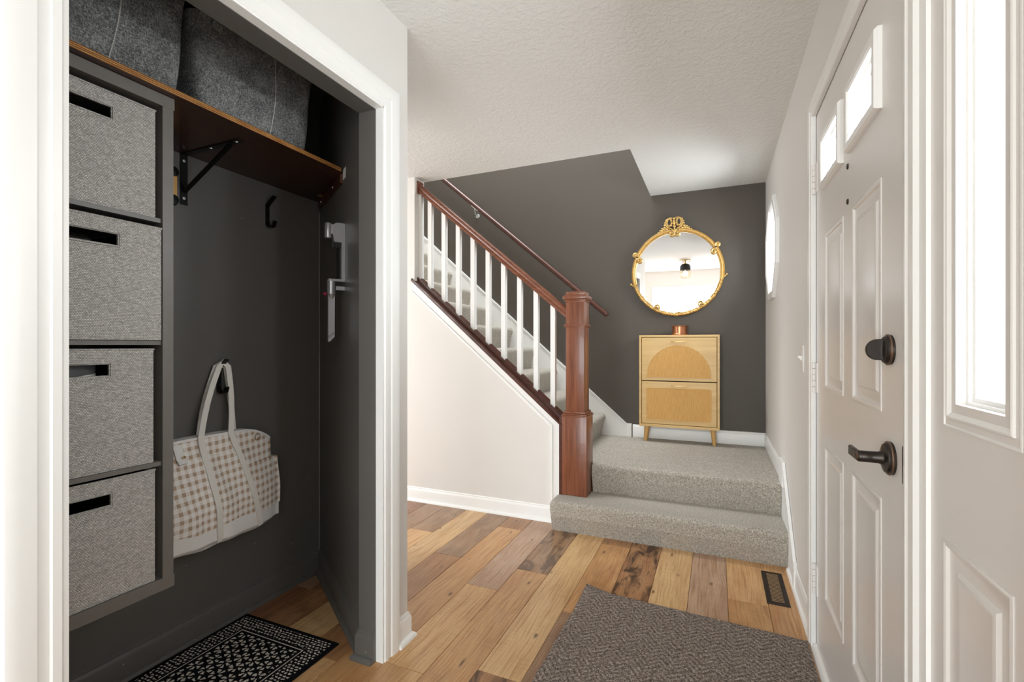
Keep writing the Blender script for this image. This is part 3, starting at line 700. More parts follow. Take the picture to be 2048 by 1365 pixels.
# cap board with cove moulding and shoe rail
CP = [(-.030, 0), (.095, 0), (.095, .014), (.088, .022), (-.020, .022), (-.030, .014)]
capo = sweep_slope(B(), [(p[0] + 0, p[1]) for p in CP], -.930, capz(-.930) - .004, -2.112, capz(-2.112) - .004, 3.0).build('cap_board', M['darkwood'], rl, ang=40)
CV = [(-.020, 0), (-.012, -.004), (-.002, -.024), (.0, -.024), (.0, 0)]
SP_ = [(-.032, 0), (.032, 0), (.032, .030), (.022, .034), (.022, .024), (-.022, .024), (-.022, .034), (-.032, .030)]
BASEO = .018
sweep_slope(B(), SP_, -.930, capz(-.930) + BASEO, -2.09, capz(-2.09) + BASEO, 3.052).build('shoe_rail', M['darkwood'], rl, ang=30)
BX = [-1.012 - .1222 * i for i in range(9)]
bw = .0165
proto = None
for i, x in enumerate(BX):
    z0 = capz(x) + BASEO + .018; z1 = railz(x) - .055
    b = B().rings([[(x - bw, 3.052 - bw, z0 + bw * SL), (x + bw, 3.052 - bw, z0 - bw * SL), (x + bw, 3.052 + bw, z0 - bw * SL), (x - bw, 3.052 + bw, z0 + bw * SL)],
                   [(x - bw, 3.052 - bw, z1 + bw * RS), (x + bw, 3.052 - bw, z1 - bw * RS), (x + bw, 3.052 + bw, z1 - bw * RS), (x - bw, 3.052 + bw, z1 + bw * RS)]])
    b.build('baluster', M['trim'], rl, smooth=False)
    xa = x + .1222 - bw if i else -.930
    sweep_slope(B(), [(-.021, .0), (.021, .0), (.021, .016), (.016, .022), (-.016, .022), (-.021, .016)], xa, capz(xa) + BASEO + .023, x + bw, capz(x + bw) + BASEO + .023, 3.052).build('fillet', M['darkwood'], rl, smooth=False)
x = -2.081
B().prism([(-2.090, capz(-2.09) + BASEO + .02), (-2.064, capz(-2.064) + BASEO + .02), (-2.064, railz(-2.064) - .06), (-2.090, railz(-2.09) - .06)], 'Y', 3.036, 3.068).build('half_baluster', M['trim'], rl, smooth=False)
xa = BX[-1] - bw
sweep_slope(B(), [(-.021, .0), (.021, .0), (.021, .016), (.016, .022), (-.016, .022), (-.021, .016)], xa, capz(xa) + BASEO + .023, -2.064, capz(-2.064) + BASEO + .023, 3.052).build('fillet', M['darkwood'], rl, smooth=False)

# wall handrail
wh = thing('wall_handrail', 'dark round handrail mounted on the charcoal wall', 'handrail', (-.9, 4.09, 1.45))
p0 = Vector((-.880, 4.09, 1.440)); p1 = Vector((-3.3, 4.09, 1.440 + 2.42 * .852))
B().tube([p0, p0 + (p1 - p0) * .01, p1], [.021, .0215, .0215], 16).build('rail', M['darkwood'], wh)
B().ball(p0, .022, (1, 1, 1)).build('rail_end', M['darkwood'], wh)
for t in (.53, .95):
    q = p0 + (p1 - p0) * t
    br = B().tube([(q.x, q.y, q.z - .02), (q.x, q.y, q.z - .045), (q.x, q.y + .02, q.z - .075), (q.x, YB - .012, q.z - .085)], [.007, .006, .006, .008], 8)
    br.lathe([(0, 0), (.022, 0), (.018, -.008), (0, -.01)], (q.x, YB, q.z - .09), 'Y', 16)
    br.tube([q + Vector((-.035, -.006, .030 - .028)), q + Vector((.035, -.006, -.030 - .028))], .005, 8)
    br.build('bracket', M['screw'], wh)

# ================================================================== wall mirror
MC = Vector((-.300, 4.125, 1.772)); MR = .338; ROT = R(2.6)
wm = thing('wall_mirror', 'round mirror in an ornate antique gold frame on the charcoal wall', 'mirror', (MC.x, YB, MC.z - MR))
TILT = R(1.45)
def mp3(r, a, dy=0.0):
    """point on the mirror: a measured from the top, clockwise as seen from the room"""
    x = r * math.sin(a - ROT); z = r * math.cos(a - ROT)
    return Vector((MC.x + x, MC.y - dy - z * math.sin(TILT), MC.z + z))
B().rings([[mp3(MR, 2 * math.pi * i / 64, -.004) for i in range(64)], [mp3(MR, 2 * math.pi * i / 64, .004) for i in range(64)]]).build('mirror_glass', M['mirror'], wm, smooth=False)
B().rings([[mp3(MR + .004, 2 * math.pi * i / 64, -.010) for i in range(64)], [mp3(MR + .004, 2 * math.pi * i / 64, -.005) for i in range(64)]]).build('backing', M['black'], wm, smooth=False)
FP = [(-1, -.7), (1, -.7), (1.05, .05), (.72, .42), (.5, .28), (.25, .72), (-.25, .72), (-.5, .28), (-.72, .42), (-1.05, .05)]
def arc(a0, a1, n, r, rad, carve=0.0, name='frame_moulding', dr=lambda t: 0.0):
    path, rr = [], []
    for i in range(n + 1):
        t = i / n; a = a0 + (a1 - a0) * t
        path.append(mp3(r + dr(t), a, .010)); k = rad
        if carve: k = rad * (0.92 + carve * math.sin(t * n * 1.25) * (1 if i % 3 else -.6))
        rr.append(k)
    return B().tube(path, rr, prof=FP, up=(0, -1, 0)).build(name, M['gold'], wm, ang=50)
def curl(a, r0, side, inward, rad=.012, R0=.027, turns=1.25, name='scroll'):
    """a small volute at angle a; side +1 curls clockwise"""
    c = mp3(r0 + (-R0 if inward else R0) * .75, a, .014); path, rr = [], []
    n = 20
    base = math.atan2((mp3(r0, a).z - c.z), (mp3(r0, a).x - c.x))
    for i in range(n + 1):
        t = i / n; th = base + side * turns * 2 * math.pi * t; q = R0 * (1 - .78 * t)
        path.append(c + Vector((math.cos(th) * q, -.004 * t, math.sin(th) * q))); rr.append(rad * (1 - .45 * t))
    return B().tube(path, rr, 8, up=(0, -1, 0)).ball(c + Vector((0, -.008, 0)), .007).build(name, M['gold'], wm)
FR = MR + .008
arc(R(-62), R(-5), 22, FR, .0175); arc(R(5), R(60), 22, FR, .0175)
arc(R(-102), R(-64), 16, FR, .0175); arc(R(62), R(100), 16, FR, .0175)
arc(R(-180), R(-101), 44, FR + .001, .0155, .16, 'carved_frame'); arc(R(99), R(180), 44, FR + .001, .0155, .16, 'carved_frame')
curl(R(-4), FR - .004, -1, True); curl(R(4), FR - .004, 1, True)
curl(R(-62), FR + .008, 1, False, .012, .020); curl(R(60), FR + .008, -1, False, .012, .020)
curl(R(-67), FR - .008, -1, True, .011, .024); curl(R(65), FR - .008, 1, True, .011, .024)
curl(R(-148), FR - .004, 1, True, .010, .025); curl(R(147), FR - .004, -1, True, .010, .025)
for s, a in ((-1, 103), (1, 101)):
    B().tube([mp3(FR + .004, s * R(a + 3), .01), mp3(FR + .018, s * R(a), .012), mp3(FR + .030, s * R(a - 2.2), .012)], [.007, .006, .005], 8).ball(mp3(FR + .032, s * R(a - 2.6), .012), .009).build('frame_nub', M['gold'], wm)
# leaf carving along the lower half
lf = B()
for s in (-1, 1):
    for i in range(15):
        a = s * R(106 + i * 4.9); q = mp3(FR + (.004 if i % 2 else -.004), a, .019)
        lf.tube([mp3(FR - .007, a - s * R(2.2), .017), q, mp3(FR + .008, a + s * R(2.6), .015)], [.0022, .0058, .0018], 6)
for dx, h in ((-.016, .006), (0, .012), (.016, .006)): lf.ball(mp3(FR - .004 - h, math.pi - dx / FR, .016), .0085, (1, .6, 1))
lf.build('leaf_carving', M['gold'], wm)
# crest
cr = B()
for s in (-1, 1):
    c = mp3(FR + .068, s * R(5.2), .012)
    cr.tube([c + Vector((.018 * math.cos(t) * 1.0, -.003, .030 * math.sin(t))) for t in [2 * math.pi * i / 20 for i in range(20)]], .0075, 8, loop=True, up=(0, -1, 0))
    path = [mp3(FR + .012, s * R(3.0), .012), mp3(FR + .030, s * R(8.0), .012), mp3(FR + .062, s * R(9.6), .012), mp3(FR + .092, s * R(8.0), .012), mp3(FR + .103, s * R(4.4), .012), mp3(FR + .099, s * R(1.6), .014)]
    cr.tube(path, [.006, .008, .008, .008, .008, .007], 8, up=(0, -1, 0))
    for i, (a, r, k) in enumerate(((9.5, .018, .010), (11.5, .036, .010), (12.8, .022, .011), (10.6, .056, .009), (14.4, .034, .009), (15.6, .020, .009), (17.4, .027, .007), (18.2, .014, .008), (20.4, .018, .006), (21.6, .010, .006), (9.8, .074, .008), (8.2, .090, .008))):
        cr.ball(mp3(FR + r, s * R(a), .014), k, (1.15, .7, .95), 8, 6)
cr.ball(mp3(FR + .062, 0, .018), .018, (.72, .7, 1.5)); cr.ball(mp3(FR + .094, 0, .018), .012, (1, .7, .9)); cr.ball(mp3(FR + .030, 0, .018), .013, (1, .7, 1)); cr.ball(mp3(FR + .014, 0, .016), .009, (.8, .7, 1.5))
cr.ball(mp3(FR + .056, R(2.8), .022), .008); cr.ball(mp3(FR + .056, R(-2.8), .022), .008); cr.ball(mp3(FR + .040, R(3.4), .020), .008); cr.ball(mp3(FR + .040, R(-3.4), .020), .008)
cr.build('crest', M['gold'], wm)

# ================================================================== shoe cabinet and bowl
CX0, CX1, CF, CBK, CZ0, CZT = -.582, .024, 3.985, 4.130, .508, 1.252
sc = thing('shoe_cabinet', 'slim light oak shoe cabinet with two rattan flip doors', 'cabinet', ((CX0 + CX1) / 2, 4.06, LAND))
tk = .017
bd = B().box(CX0, CX1, CF, CBK, CZT - tk, CZT, .0015).box(CX0, CX1, CF, CBK, CZ0, CZ0 + tk + .004, .0015).box(CX0, CX0 + tk, CF, CBK, CZ0 + tk, CZT - tk).box(CX1 - tk, CX1, CF, CBK, CZ0 + tk, CZT - tk)
bd.build('cabinet_body', M['oak'], sc, smooth=False)
B().box(CX0 + tk, CX1 - tk, CF + .03, CBK, CZ0 + .02, CZT - tk).build('inner_back', M['gap'], sc, smooth=False)
ZM = .880
for kind, z0, z1 in (('arch', ZM + .004, CZT - tk - .004), ('rect', CZ0 + tk + .008, ZM - .004)):
    x0, x1 = CX0 + tk + .004, CX1 - tk - .004
    dr = B().box(x0, x1, CF + .002, CF + .022, z0, z1, .001).build('door', M['oak'], sc, smooth=False)
    if kind == 'arch':
        zb, rx, rz, cx = z0 + .026, .242, .258, (x0 + x1) / 2
        poly = [(cx - rx, zb), (cx + rx, zb)] + [(cx + rx * math.cos(t), zb + .008 + (rz - .008) * math.sin(t)) for t in [math.pi * i / 36 for i in range(37)]]
    else:
        xa, xb, za, zz, r = x0 + .038, x1 - .038, z0 + .034, z1 - .052, .014
        poly = []
        for cx_, cz_, a0 in ((xb - r, zz - r, 0), (xa + r, zz - r, 90), (xa + r, za + r, 180), (xb - r, za + r, 270)):
            poly += [(cx_ + r * math.cos(R(a0 + i * 15)), cz_ + r * math.sin(R(a0 + i * 15))) for i in range(7)]
    B().prism(poly, 'Y', CF + .0005, CF + .004).build('rattan_panel', M['rattan'], dr, smooth=False)
    # groove line around the panel
    gl = B().tube([(p[0], CF + .0012, p[1]) for p in poly], .0016, 6, loop=True, up=(0, -1, 0)).build('panel_bead', M['oakleg'], dr)
    zh = z1 - .032
    B().box(-.333, -.215, CF - .016, CF - .008, zh - .003, zh + .003, .001).box(-.326, -.319, CF - .010, CF + .003, zh - .003, zh + .003).box(-.229, -.222, CF - .010, CF + .003, zh - .003, zh + .003).build('handle', M['brass'], dr)
for sx, x in ((-1, CX0 + .055), (1, CX1 - .050)):
    for yy in (CF + .045, CBK - .035):
        B().tube([(x, yy, CZ0 + .002), (x + sx * -.0 - sx * -.012, yy, LAND + .0)], [.020, .0135], 18).build('leg', M['oakleg'], sc)
tag(B().lathe([(0, 0), (.058, 0), (.060, .003), (.060, .010), (.0575, .013), (.0575, .066), (.066, .068), (.067, .074), (.062, .075), (.056, .070), (.055, .02), (0, .018)], (-.272, 4.055, CZT), 'Z', 40).build('copper_bowl', M['copper'], ang=30),
    'small round copper bowl on top of the oak shoe cabinet', 'bowl')

# ================================================================== switch, register, mats
sw_ = thing('light_switch', 'white toggle light switch on the wall beside the front door', 'light switch', (XR, 2.42, 1.05))
B().box(XR - .006, XR, 2.385, 2.457, 1.052, 1.170, .003).build('switch_plate', M['plastic_white'], sw_)
B().prism([(XR - .006, 1.101), (XR - .022, 1.116), (XR - .021, 1.124), (XR - .006, 1.122)], 'Y', 2.416, 2.426).build('toggle', M['plastic_white'], sw_)
fv = thing('floor_register', 'dark bronze floor vent register beside the right baseboard', 'floor vent', (.258, 2.592, 0))
VX0, VX1, VY0, VY1 = .211, .306, 2.424, 2.760
f = B(); vi = .022
pr = [(0, .0005), (.003, .005), (vi, .006), (vi, .001)]
f.rings([[(VX0 + i, VY0 + i, z), (VX1 - i, VY0 + i, z), (VX1 - i, VY1 - i, z), (VX0 + i, VY1 - i, z)] for i, z in pr], cap=False)
f.build('register_frame', M['vent'], fv, ang=20)
B().box(VX0 + .02, VX1 - .02, VY0 + .02, VY1 - .02, .0004, .0012).build('register_well', M['gap'], fv, smooth=False)
n = 21
for i in range(n):
    y = VY0 + vi + .006 + (VY1 - VY0 - 2 * vi - .012) * i / (n - 1)
    B().prism([(y - .0026, .0040), (y + .0022, .0054), (y + .0026, .0046), (y - .0022, .0032)], 'X', VX0 + vi, VX1 - vi).build('louver', M['vent_slat'], fv, smooth=False)

def soft_sheet(name, corners, nx, ny, thick, mat, label, lift, rag=0.0):
    """a floor mat: quad of corners (near-left, near-right, far-right, far-left), gently uneven; lift(s,t) raises it"""
    b = B(); A, Bq, C, D = [Vector((*c, 0)) for c in corners]
    def pt(s, t, dz):
        p = (A * (1 - s) + Bq * s) * (1 - t) + (D * (1 - s) + C * s) * t
        if rag:
            e = rag * mnoise.noise((p.x * 60, p.y * 60, 1.3)); p = p + Vector((e if s in (0, 1) else 0, e if t in (0, 1) else 0, 0))
        return (p.x, p.y, .0008 + lift(s, t) + dz)
    top = [[b.bm.verts.new(pt(i / nx, j / ny, thick if 0 < i < nx and 0 < j < ny else thick * .7)) for j in range(ny + 1)] for i in range(nx + 1)]
    bot = [[b.bm.verts.new(pt(i / nx, j / ny, 0)) for j in range(ny + 1)] for i in range(nx + 1)]
    for i in range(nx):
        for j in range(ny):
            b.bm.faces.new((top[i][j], top[i + 1][j], top[i + 1][j + 1], top[i][j + 1])); b.bm.faces.new((bot[i][j], bot[i][j + 1], bot[i + 1][j + 1], bot[i + 1][j]))
    for i in range(nx):
        b.bm.faces.new((top[i][0], bot[i][0], bot[i + 1][0], top[i + 1][0])); b.bm.faces.new((top[i][ny], top[i + 1][ny], bot[i + 1][ny], bot[i][ny]))
    for j in range(ny):
        b.bm.faces.new((top[0][j], top[0][j + 1], bot[0][j + 1], bot[0][j])); b.bm.faces.new((top[nx][j], bot[nx][j], bot[nx][j + 1], top[nx][j + 1]))
    return tag(b.build(name, mat, ang=60), label, 'rug')
def lift1(s, t):
    d = math.hypot(s * .95, (1 - t) * 1.2); return .020 * max(0, 1 - d / .17) ** 1.6
soft_sheet('entry_mat', [(-.60, .75), (.328, .75), (.328, 2.165), (-.572, 2.222)], 40, 60, .010, M['mat'], 'grey-brown chevron doormat with a curled corner on the plank floor', lift1, .004)
RUG_HX, RUG_HY = .258, .475
M['rug'] = mk_rug()
soft_sheet('closet_rug', [(-1.868, .48), (-1.352, .48), (-1.352, 1.428), (-1.868, 1.428)], 20, 36, .007, M['rug'], 'small black and ivory patterned rug on the closet floor', lambda s, t: 0, 0)

# ================================================================== closet: cube unit and bins
UX0, UX1, UY0, UY1, UZ0, UZ1 = XCB + .002, -1.50, .486, .904, .445, 1.911
un = thing('cube_shelf_unit', 'tall charcoal four-cube shelf unit mounted on the closet wall', 'shelf unit', ((UX0 + UX1) / 2, (UY0 + UY1) / 2, UZ0))
B().box(UX0, UX1, UY0 - .003, UY1 + .003, UZ1 - .034, UZ1, .0008).build('top_panel', M['unit'], un, smooth=False)
B().box(UX0, UX1, UY0 - .003, UY1 + .003, UZ0, UZ0 + .036, .0008).build('bottom_panel', M['unit'], un, smooth=False)
for y in (UY0, UY1 - .030): B().box(UX0, UX1 - .001, y, y + .030, UZ0 + .036, UZ1 - .034).build('side_panel', M['unit'], un, smooth=False)
B().box(UX0, UX0 + .004, UY0 + .03, UY1 - .03, UZ0 + .036, UZ1 - .034).build('back_panel', M['unit'], un, smooth=False)
for z in (1.5375, 1.177, .8205): B().box(UX0 + .004, UX1 - .008, UY0 + .0302, UY1 - .0302, z - .0065, z + .0065).build('divider_shelf', M['unit'], un, smooth=False)
bins = [(.860, 1.5445, 1.858, .0, 'topmost woven grey bin in the closet cube unit'), (.8705, 1.1845, 1.513, .010, 'second woven grey bin from the top of the cube unit'),
        (.855, .8275, 1.158, .0, 'third woven grey bin from the top, shoe showing in its handle slot'), (.857, .4815, .806, .004, 'lowest woven grey bin in the closet cube unit')]
for y1, z0, z1, fx, lab in bins:
    y0 = y1 - .332; xf = -1.512 + fx; xb = -1.86
    t = thing('woven_storage_bin', lab, 'storage bin', ((xf + xb) / 2, (y0 + y1) / 2, z0), 'woven bins in the cube unit')
    hc = (y0 + y1) / 2 + .008; hy0, hy1 = hc - .062, y1 - .110; hz1 = z1 - .040; hz0 = hz1 - .030
    b = B().slab_x([y0, hy0, hy1, y1], [z0, hz0, hz1, z1], [(1, 1)], xf, xf - .006)
    b.box(xb, xf - .006, y0, y0 + .006, z0, z1).box(xb, xf - .006, y1 - .006, y1, z0, z1).box(xb, xb + .006, y0 + .006, y1 - .006, z0, z1).box(xb + .006, xf - .006, y0 + .006, y1 - .006, z0, z0 + .006)
    b.build('bin_body', M['weave'], t, smooth=False)
    g = B()
    e = .0035
    g.tube([(xf + .0005, hy0 - e, hz0 - e), (xf + .0005, hy1 + e, hz0 - e), (xf + .0005, hy1 + e, hz1 + e), (xf + .0005, hy0 - e, hz1 + e)], .0022, 6, loop=True, up=(1, 0, 0))
    g.build('handle_binding', M['weave'], t)
    g = B().tube([(xf, y0, z1), (xf, y1, z1), (xb, y1, z1), (xb, y0, z1)], .003, 6, loop=True).build('rim_binding', M['weave'], t)
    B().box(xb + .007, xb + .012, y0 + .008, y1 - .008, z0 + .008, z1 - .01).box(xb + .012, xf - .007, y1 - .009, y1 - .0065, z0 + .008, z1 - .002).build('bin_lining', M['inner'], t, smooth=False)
# shoe inside the third bin
sh = thing('sneaker', 'grey shoe with a white sole inside the third woven bin', 'shoe', (-1.58, .66, .8345))
b = B()
for nm, mt, dz, sc_ in (('sole', 'strap', 0, 1.0), ('upper', 'shoe_grey', .018, .92)):
    bb = B(); rs = []
    for i in range(11):
        t = i / 10; y = .555 + t * .19; z = 1.055 + dz + t * .022; wv = .04 * sc_ * math.sin(math.pi * min(1, .12 + t * .88)) ** .5; h = .016 if nm == 'sole' else .05 - .026 * t
        rs.append([(-1.575 - wv, y, z), (-1.575 + wv, y, z), (-1.575 + wv * .9, y, z + h), (-1.575, y, z + h * 1.12), (-1.575 - wv * .9, y, z + h)])
    bb.rings(rs).build(nm, M[mt], sh)
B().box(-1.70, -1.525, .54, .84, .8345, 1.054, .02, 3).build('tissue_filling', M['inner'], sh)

# closet shelf
SX0, SX1, SZ0, SZ1 = XCB + .001, -1.474, 1.912, 1.930
cs = thing('closet_shelf', 'dark stained plywood shelf with raw layered front edge across the closet', 'shelf', (-1.69, 1.1, SZ0))
def awx(x, off): return CA[1] + (x - CA[0]) * (CBp[1] - CA[1]) / (CBp[0] - CA[0]) - off
poly = [(SX0, .422), (SX1, .422), (SX1, awx(SX1, .014)), (SX0, awx(SX0, .014))]
B().prism(poly, 'Z', SZ0, SZ1).build('shelf_board', M['shelfwood'], cs, smooth=False)
B().box(SX1, SX1 + .0012, .422, awx(SX1, .016), SZ0 + .0003, SZ1 - .0003).build('plywood_edge', M['ply'], cs, smooth=False)
# steel bracket
def bracket(yc):
    b = B()
    b.box(XCB + .0005, XCB + .004, yc - .014, yc + .014, 1.715, 1.911).box(XCB + .004, -1.575, yc - .012, yc + .012, 1.9085, 1.9115, .001)
    b.tube([(XCB + .006, yc, 1.765), (-1.630, yc, 1.905)], 1.0, prof=[(-.008, -.003), (.008, -.003), (.008, .003), (-.008, .003)], up=(-.4, 0, .9))
    o = b.build('shelf_bracket', M['black'], cs, smooth=False)
    for z in (1.74, 1.885): B().lathe([(0, .006), (.0055, .0055), (.006, .004), (.006, .0035)], (XCB, yc, z), 'X', 12).build('screw', M['screw'], o)
    for x in (-1.60, -1.74): B().lathe([(0, -.0055), (.0055, -.005), (.006, -.0035), (.006, -.003)], (x, yc, 1.912), 'Z', 12).build('screw', M['screw'], o)
bracket(1.181)
# wooden cleat left from a closet rod, beside the bracket, and the dark side support
cl = B().box(XCB + .001, XCB + .018, 1.122, 1.148, 1.735, 1.82, .003).build('wood_cleat', M['oakleg'], cs)
B().lathe([(0, .0), (.020, .0), (.022, .012), (.018, .02), (0, .022)], (XCB, 1.135, 1.722), 'X', 18).build('rod_cup', M['black'], cs)
B().lathe([(0, .0), (.020, .0), (.022, .012), (.018, .02), (0, .022)], (XCB, 1.135, 1.828), 'X', 18).build('rod_cup', M['black'], cs)
d2v = Vector((CBp[0] - CA[0], CBp[1] - CA[1], 0)).normalized(); nv = Vector((NW.x, NW.y, 0))
def awp(s, a, z): return Vector((CA[0], CA[1], 0)) + d2v * s + nv * a + Vector((0, 0, z))
def abox(b, s0, s1, a0, a1, z0, z1):
    vs = [awp(s, a, z) for s in (s0, s1) for a in (a0, a1) for z in (z0, z1)]
    return b.faces(vs, [(0, 1, 3, 2), (4, 6, 7, 5), (0, 4, 5, 1), (2, 3, 7, 6), (0, 2, 6, 4), (1, 5, 7, 3)])
b = abox(B(), .03, .50, .0005, .012, 1.872, 1.911); b.build('side_support', M['darkwood'], cs, smooth=False)
abox(B(), .502, .545, .0004, .0016, 1.885, 1.928).build('bare_patch', M['strap'], cs, smooth=False)
for s in (.10, .36): B().ball(awp(s, .012, 1.890), .005, (1, 1, 1), 8, 6).build('screw', M['screw'], cs)
tag(B().lathe([(0, 0), (.012, 0), (.013, -.002), (.010, -.004), (0, -.0045)], (-1.80, 1.775, SZ0), 'Z', 16).build('puck_button', M['brass']), 'tiny brass disc under the dark closet shelf', 'disc')

# felt baskets on the shelf
def felt_bin(y0, y1, xf, xb, h, flare, lab, seam_s, seam_e, dented):
    t = thing('felt_basket', lab, 'basket', ((xf + xb) / 2, (y0 + y1) / 2, SZ1), 'felt baskets on the closet shelf')
    b = B(); rs = []; nz = 9
    def ring(tz, inset=0.0):
        k = flare * tz; rr = .035 + .012 * tz; x0, x1, a, c = xb - k * .6 + inset, xf + k * .4 - inset, y0 - k + inset, y1 + k - inset
        pts = []
        for cx, cy, a0 in ((x1 - rr, c - rr, 0), (x0 + rr, c - rr, 90), (x0 + rr, a + rr, 180), (x1 - rr, a + rr, 270)):
            for i in range(7):
                an = R(a0 + i * 15); pts.append(Vector((cx + rr * math.cos(an), cy + rr * math.sin(an), SZ1 + h * tz)))
        out = []
        # resample long sides for softness
        for i, p in enumerate(pts):
            q = pts[(i + 1) % len(pts)]; out.append(p)
            if (q - p).length > .1:
                for j in range(1, 10): out.append(p.lerp(q, j / 10))
        for p in out:
            d = mnoise.noise(p * 6.0) * .010 * math.sin(math.pi * min(1, tz * .5 + .12)); m = Vector(((x0 + x1) / 2, (a + c) / 2, p.z)); v = (p - m); v.z = 0
            p += v.normalized() * d * dented
            p.z += mnoise.noise(p * 5 + Vector((3, 1, 7))) * .012 * tz
        return out
    for i in range(nz + 1): rs.append(ring(i / nz))
    rs.append(ring(1.0, .004)); 
    for i in range(nz, 0, -1): rs.append(ring(i / nz, .006))
    b.rings(rs); b.build('basket_body', M['felt'], t, ang=60)
    # zigzag seam on the front
    p0, p1 = seam_s, seam_e; sm = B(); path = []
    n = 110
    for i in range(n + 1):
        u = i / n; y = p0[0] + (p1[0] - p0[0]) * u + .010 * math.sin(u * 3.4) ; z = p0[1] + (p1[1] - p0[1]) * u
        x = xf + flare * .4 * u + .0035 + .008 * dented * math.sin(math.pi * u) * .4
        path.append((x, y + (.0013 if i % 2 else -.0013), z))
    sm.tube(path, .0009, 5).build('stitched_seam', M['strap'], t)
    return t
fa = felt_bin(.44, .925, -1.500, -1.87, .33, .028, 'large charcoal felt basket above the cube unit', (.735, SZ1 + .004), (.765, SZ1 + .32), .7)
fb = felt_bin(1.0, 1.425, -1.515, -1.85, .305, .034, 'charcoal felt basket at the open end of the closet shelf', (1.245, SZ1 + .006), (1.262, SZ1 + .292), 1.0)
B().tube([(-1.50, 1.035, SZ1 + .270), (-1.490, 1.045, SZ1 + .318), (-1.492, 1.075, SZ1 + .328), (-1.50, 1.10, SZ1 + .30)], [.012, .013, .013, .012], prof=[(-1.4, -.2), (1.4, -.2), (1.4, .2), (-1.4, .2)], up=(1, 0, 0)).build('handle_loop', M['felt'], fb)

# coat hooks
def hook(yc, z0, lab):
    t = thing('coat_hook', lab, 'hook', (XCB, yc, z0), 'black coat hooks on the closet wall')
    wd = .0095
    B().box(XCB + .0005, XCB + .006, yc - wd, yc + wd, z0 + .012, z0 + .105, .001).build('hook_plate', M['black'], t)
    P = [(-wd, -.003), (wd, -.003), (wd, .003), (-wd, .003)]
    B().tube([(XCB + .004, yc, z0 + .100), (XCB + .012, yc, z0 + .108), (XCB + .050, yc, z0 + .138)], 1, prof=P, up=(-.6, 0, .8)).build('upper_prong', M['black'], t)
    pth = [(XCB + .004, yc, z0 + .020)] + [(XCB + .027 - .023 * math.cos(a), yc, z0 + .016 - .016 * math.sin(a)) for a in [R(20 + 20 * i) for i in range(7)]] + [(XCB + .052, yc, z0 + .026)]
    B().tube(pth, 1, prof=P, up=(0, 0, 1)).build('lower_prong', M['black'], t)
    for z in (.034, .082): B().lathe([(0, .0085), (.0045, .008), (.005, .006), (.005, .0055)], (XCB, yc, z0 + z), 'X', 10).build('screw', M['bronze'], t)
hook(1.553, 1.712, 'black double coat hook below the shelf, with nothing hanging on it')
hook(1.322, .972, 'black double coat hook holding the gingham tote bag')

# ================================================================== tote bag
tb_ = thing('tote_bag', 'tan and white gingham tote bag hanging from the lower coat hook', 'bag', (-1.83, 1.27, .39))
BY0, BY1, BZ0, BZ1 = .985, 1.535, .388, .800
def bagx(y, z, off=0.0):
    s = min(1, max(0, (y - BY0) / (BY1 - BY0))); t = min(1, max(0, (z - BZ0) / (BZ1 - BZ0)))
    th = .118 * max(0.0, math.sin(math.pi * (.04 + .92 * s))) ** .27 * (.42 + .58 * min(1, (1 - t) * 1.6)) * min(1, .82 + t / .05 * .18)
    wr = .008 * mnoise.noise((y * 11 + z * 5, z * 7, .3)) + .006 * math.sin((y - 1.1) * 46 + z * 13) * (1 - t) * math.sin(math.pi * s) + .004 * mnoise.noise((y * 30, z * 18, 4.2))
    return XCB + .004 + th + wr * (.3 + .7 * math.sin(math.pi * s)) + off
def topz(y): return BZ1 + .012 * math.sin(math.pi * (y - BY0) / (BY1 - BY0)) - .030 * max(0, (y - 1.40) / .11) ** 2
def botz(y): return BZ0 + .012 * ((y - 1.25) / .26) ** 2 + .004 * math.sin(y * 30)
def sheet(name, y0, y1, zb, zt, mat, off, back=True, nu=34, nv=26, parent=None, thick=.002):
    b = B(); F = []; K = []
    for i in range(nu + 1):
        y = y0 + (y1 - y0) * i / nu; a, c = zb(y), zt(y); rf, rk = [], []
        for j in range(nv + 1):
            z = a + (c - a) * j / nv; x = bagx(y, z, off); rf.append(b.bm.verts.new((x, y, z)))
            rk.append(b.bm.verts.new((XCB + .0035 if back else x - thick, y, z)))
        F.append(rf); K.append(rk)
    for i in range(nu):
        for j in range(nv):
            b.bm.faces.new((F[i][j], F[i + 1][j], F[i + 1][j + 1], F[i][j + 1])); b.bm.faces.new((K[i][j], K[i][j + 1], K[i + 1][j + 1], K[i + 1][j]))
    for i in range(nu):
        b.bm.faces.new((F[i][0], K[i][0], K[i + 1][0], F[i + 1][0])); b.bm.faces.new((F[i][nv], F[i + 1][nv], K[i + 1][nv], K[i][nv]))
    for j in range(nv):
        b.bm.faces.new((F[0][j], F[0][j + 1], K[0][j + 1], K[0][j])); b.bm.faces.new((F[nu][j], K[nu][j], K[nu][j + 1], F[nu][j + 1]))
    return b.build(name, mat, parent or tb_, ang=70, uv=lambda c: (c.y + (c.x + 1.9) * .6 * max(-1, min(1, (c.y - 1.26) / .25)), c.z - .05 * (c.y - 1.25)))
basez = lambda y: .474 + .006 * math.sin(y * 20)
body = sheet('bag_body', BY0, BY1, lambda y: botz(y) + .004, topz, M['gingham'], 0)
sheet('canvas_base', BY0 - .004, BY1 + .018, botz, basez, M['canvas'], .004)
sheet('front_pocket', BY0, 1.425, lambda y: basez(y) - .01, lambda y: .722 + .012 * math.sin((y - 1.0) * 7), M['gingham'], .0045, False, nv=18)
sheet('side_pocket', 1.425, BY1 + .020, lambda y: basez(y) - .01, lambda y: .668 + .01 * (1.53 - y), M['gingham'], .010, True, nu=14, nv=16)
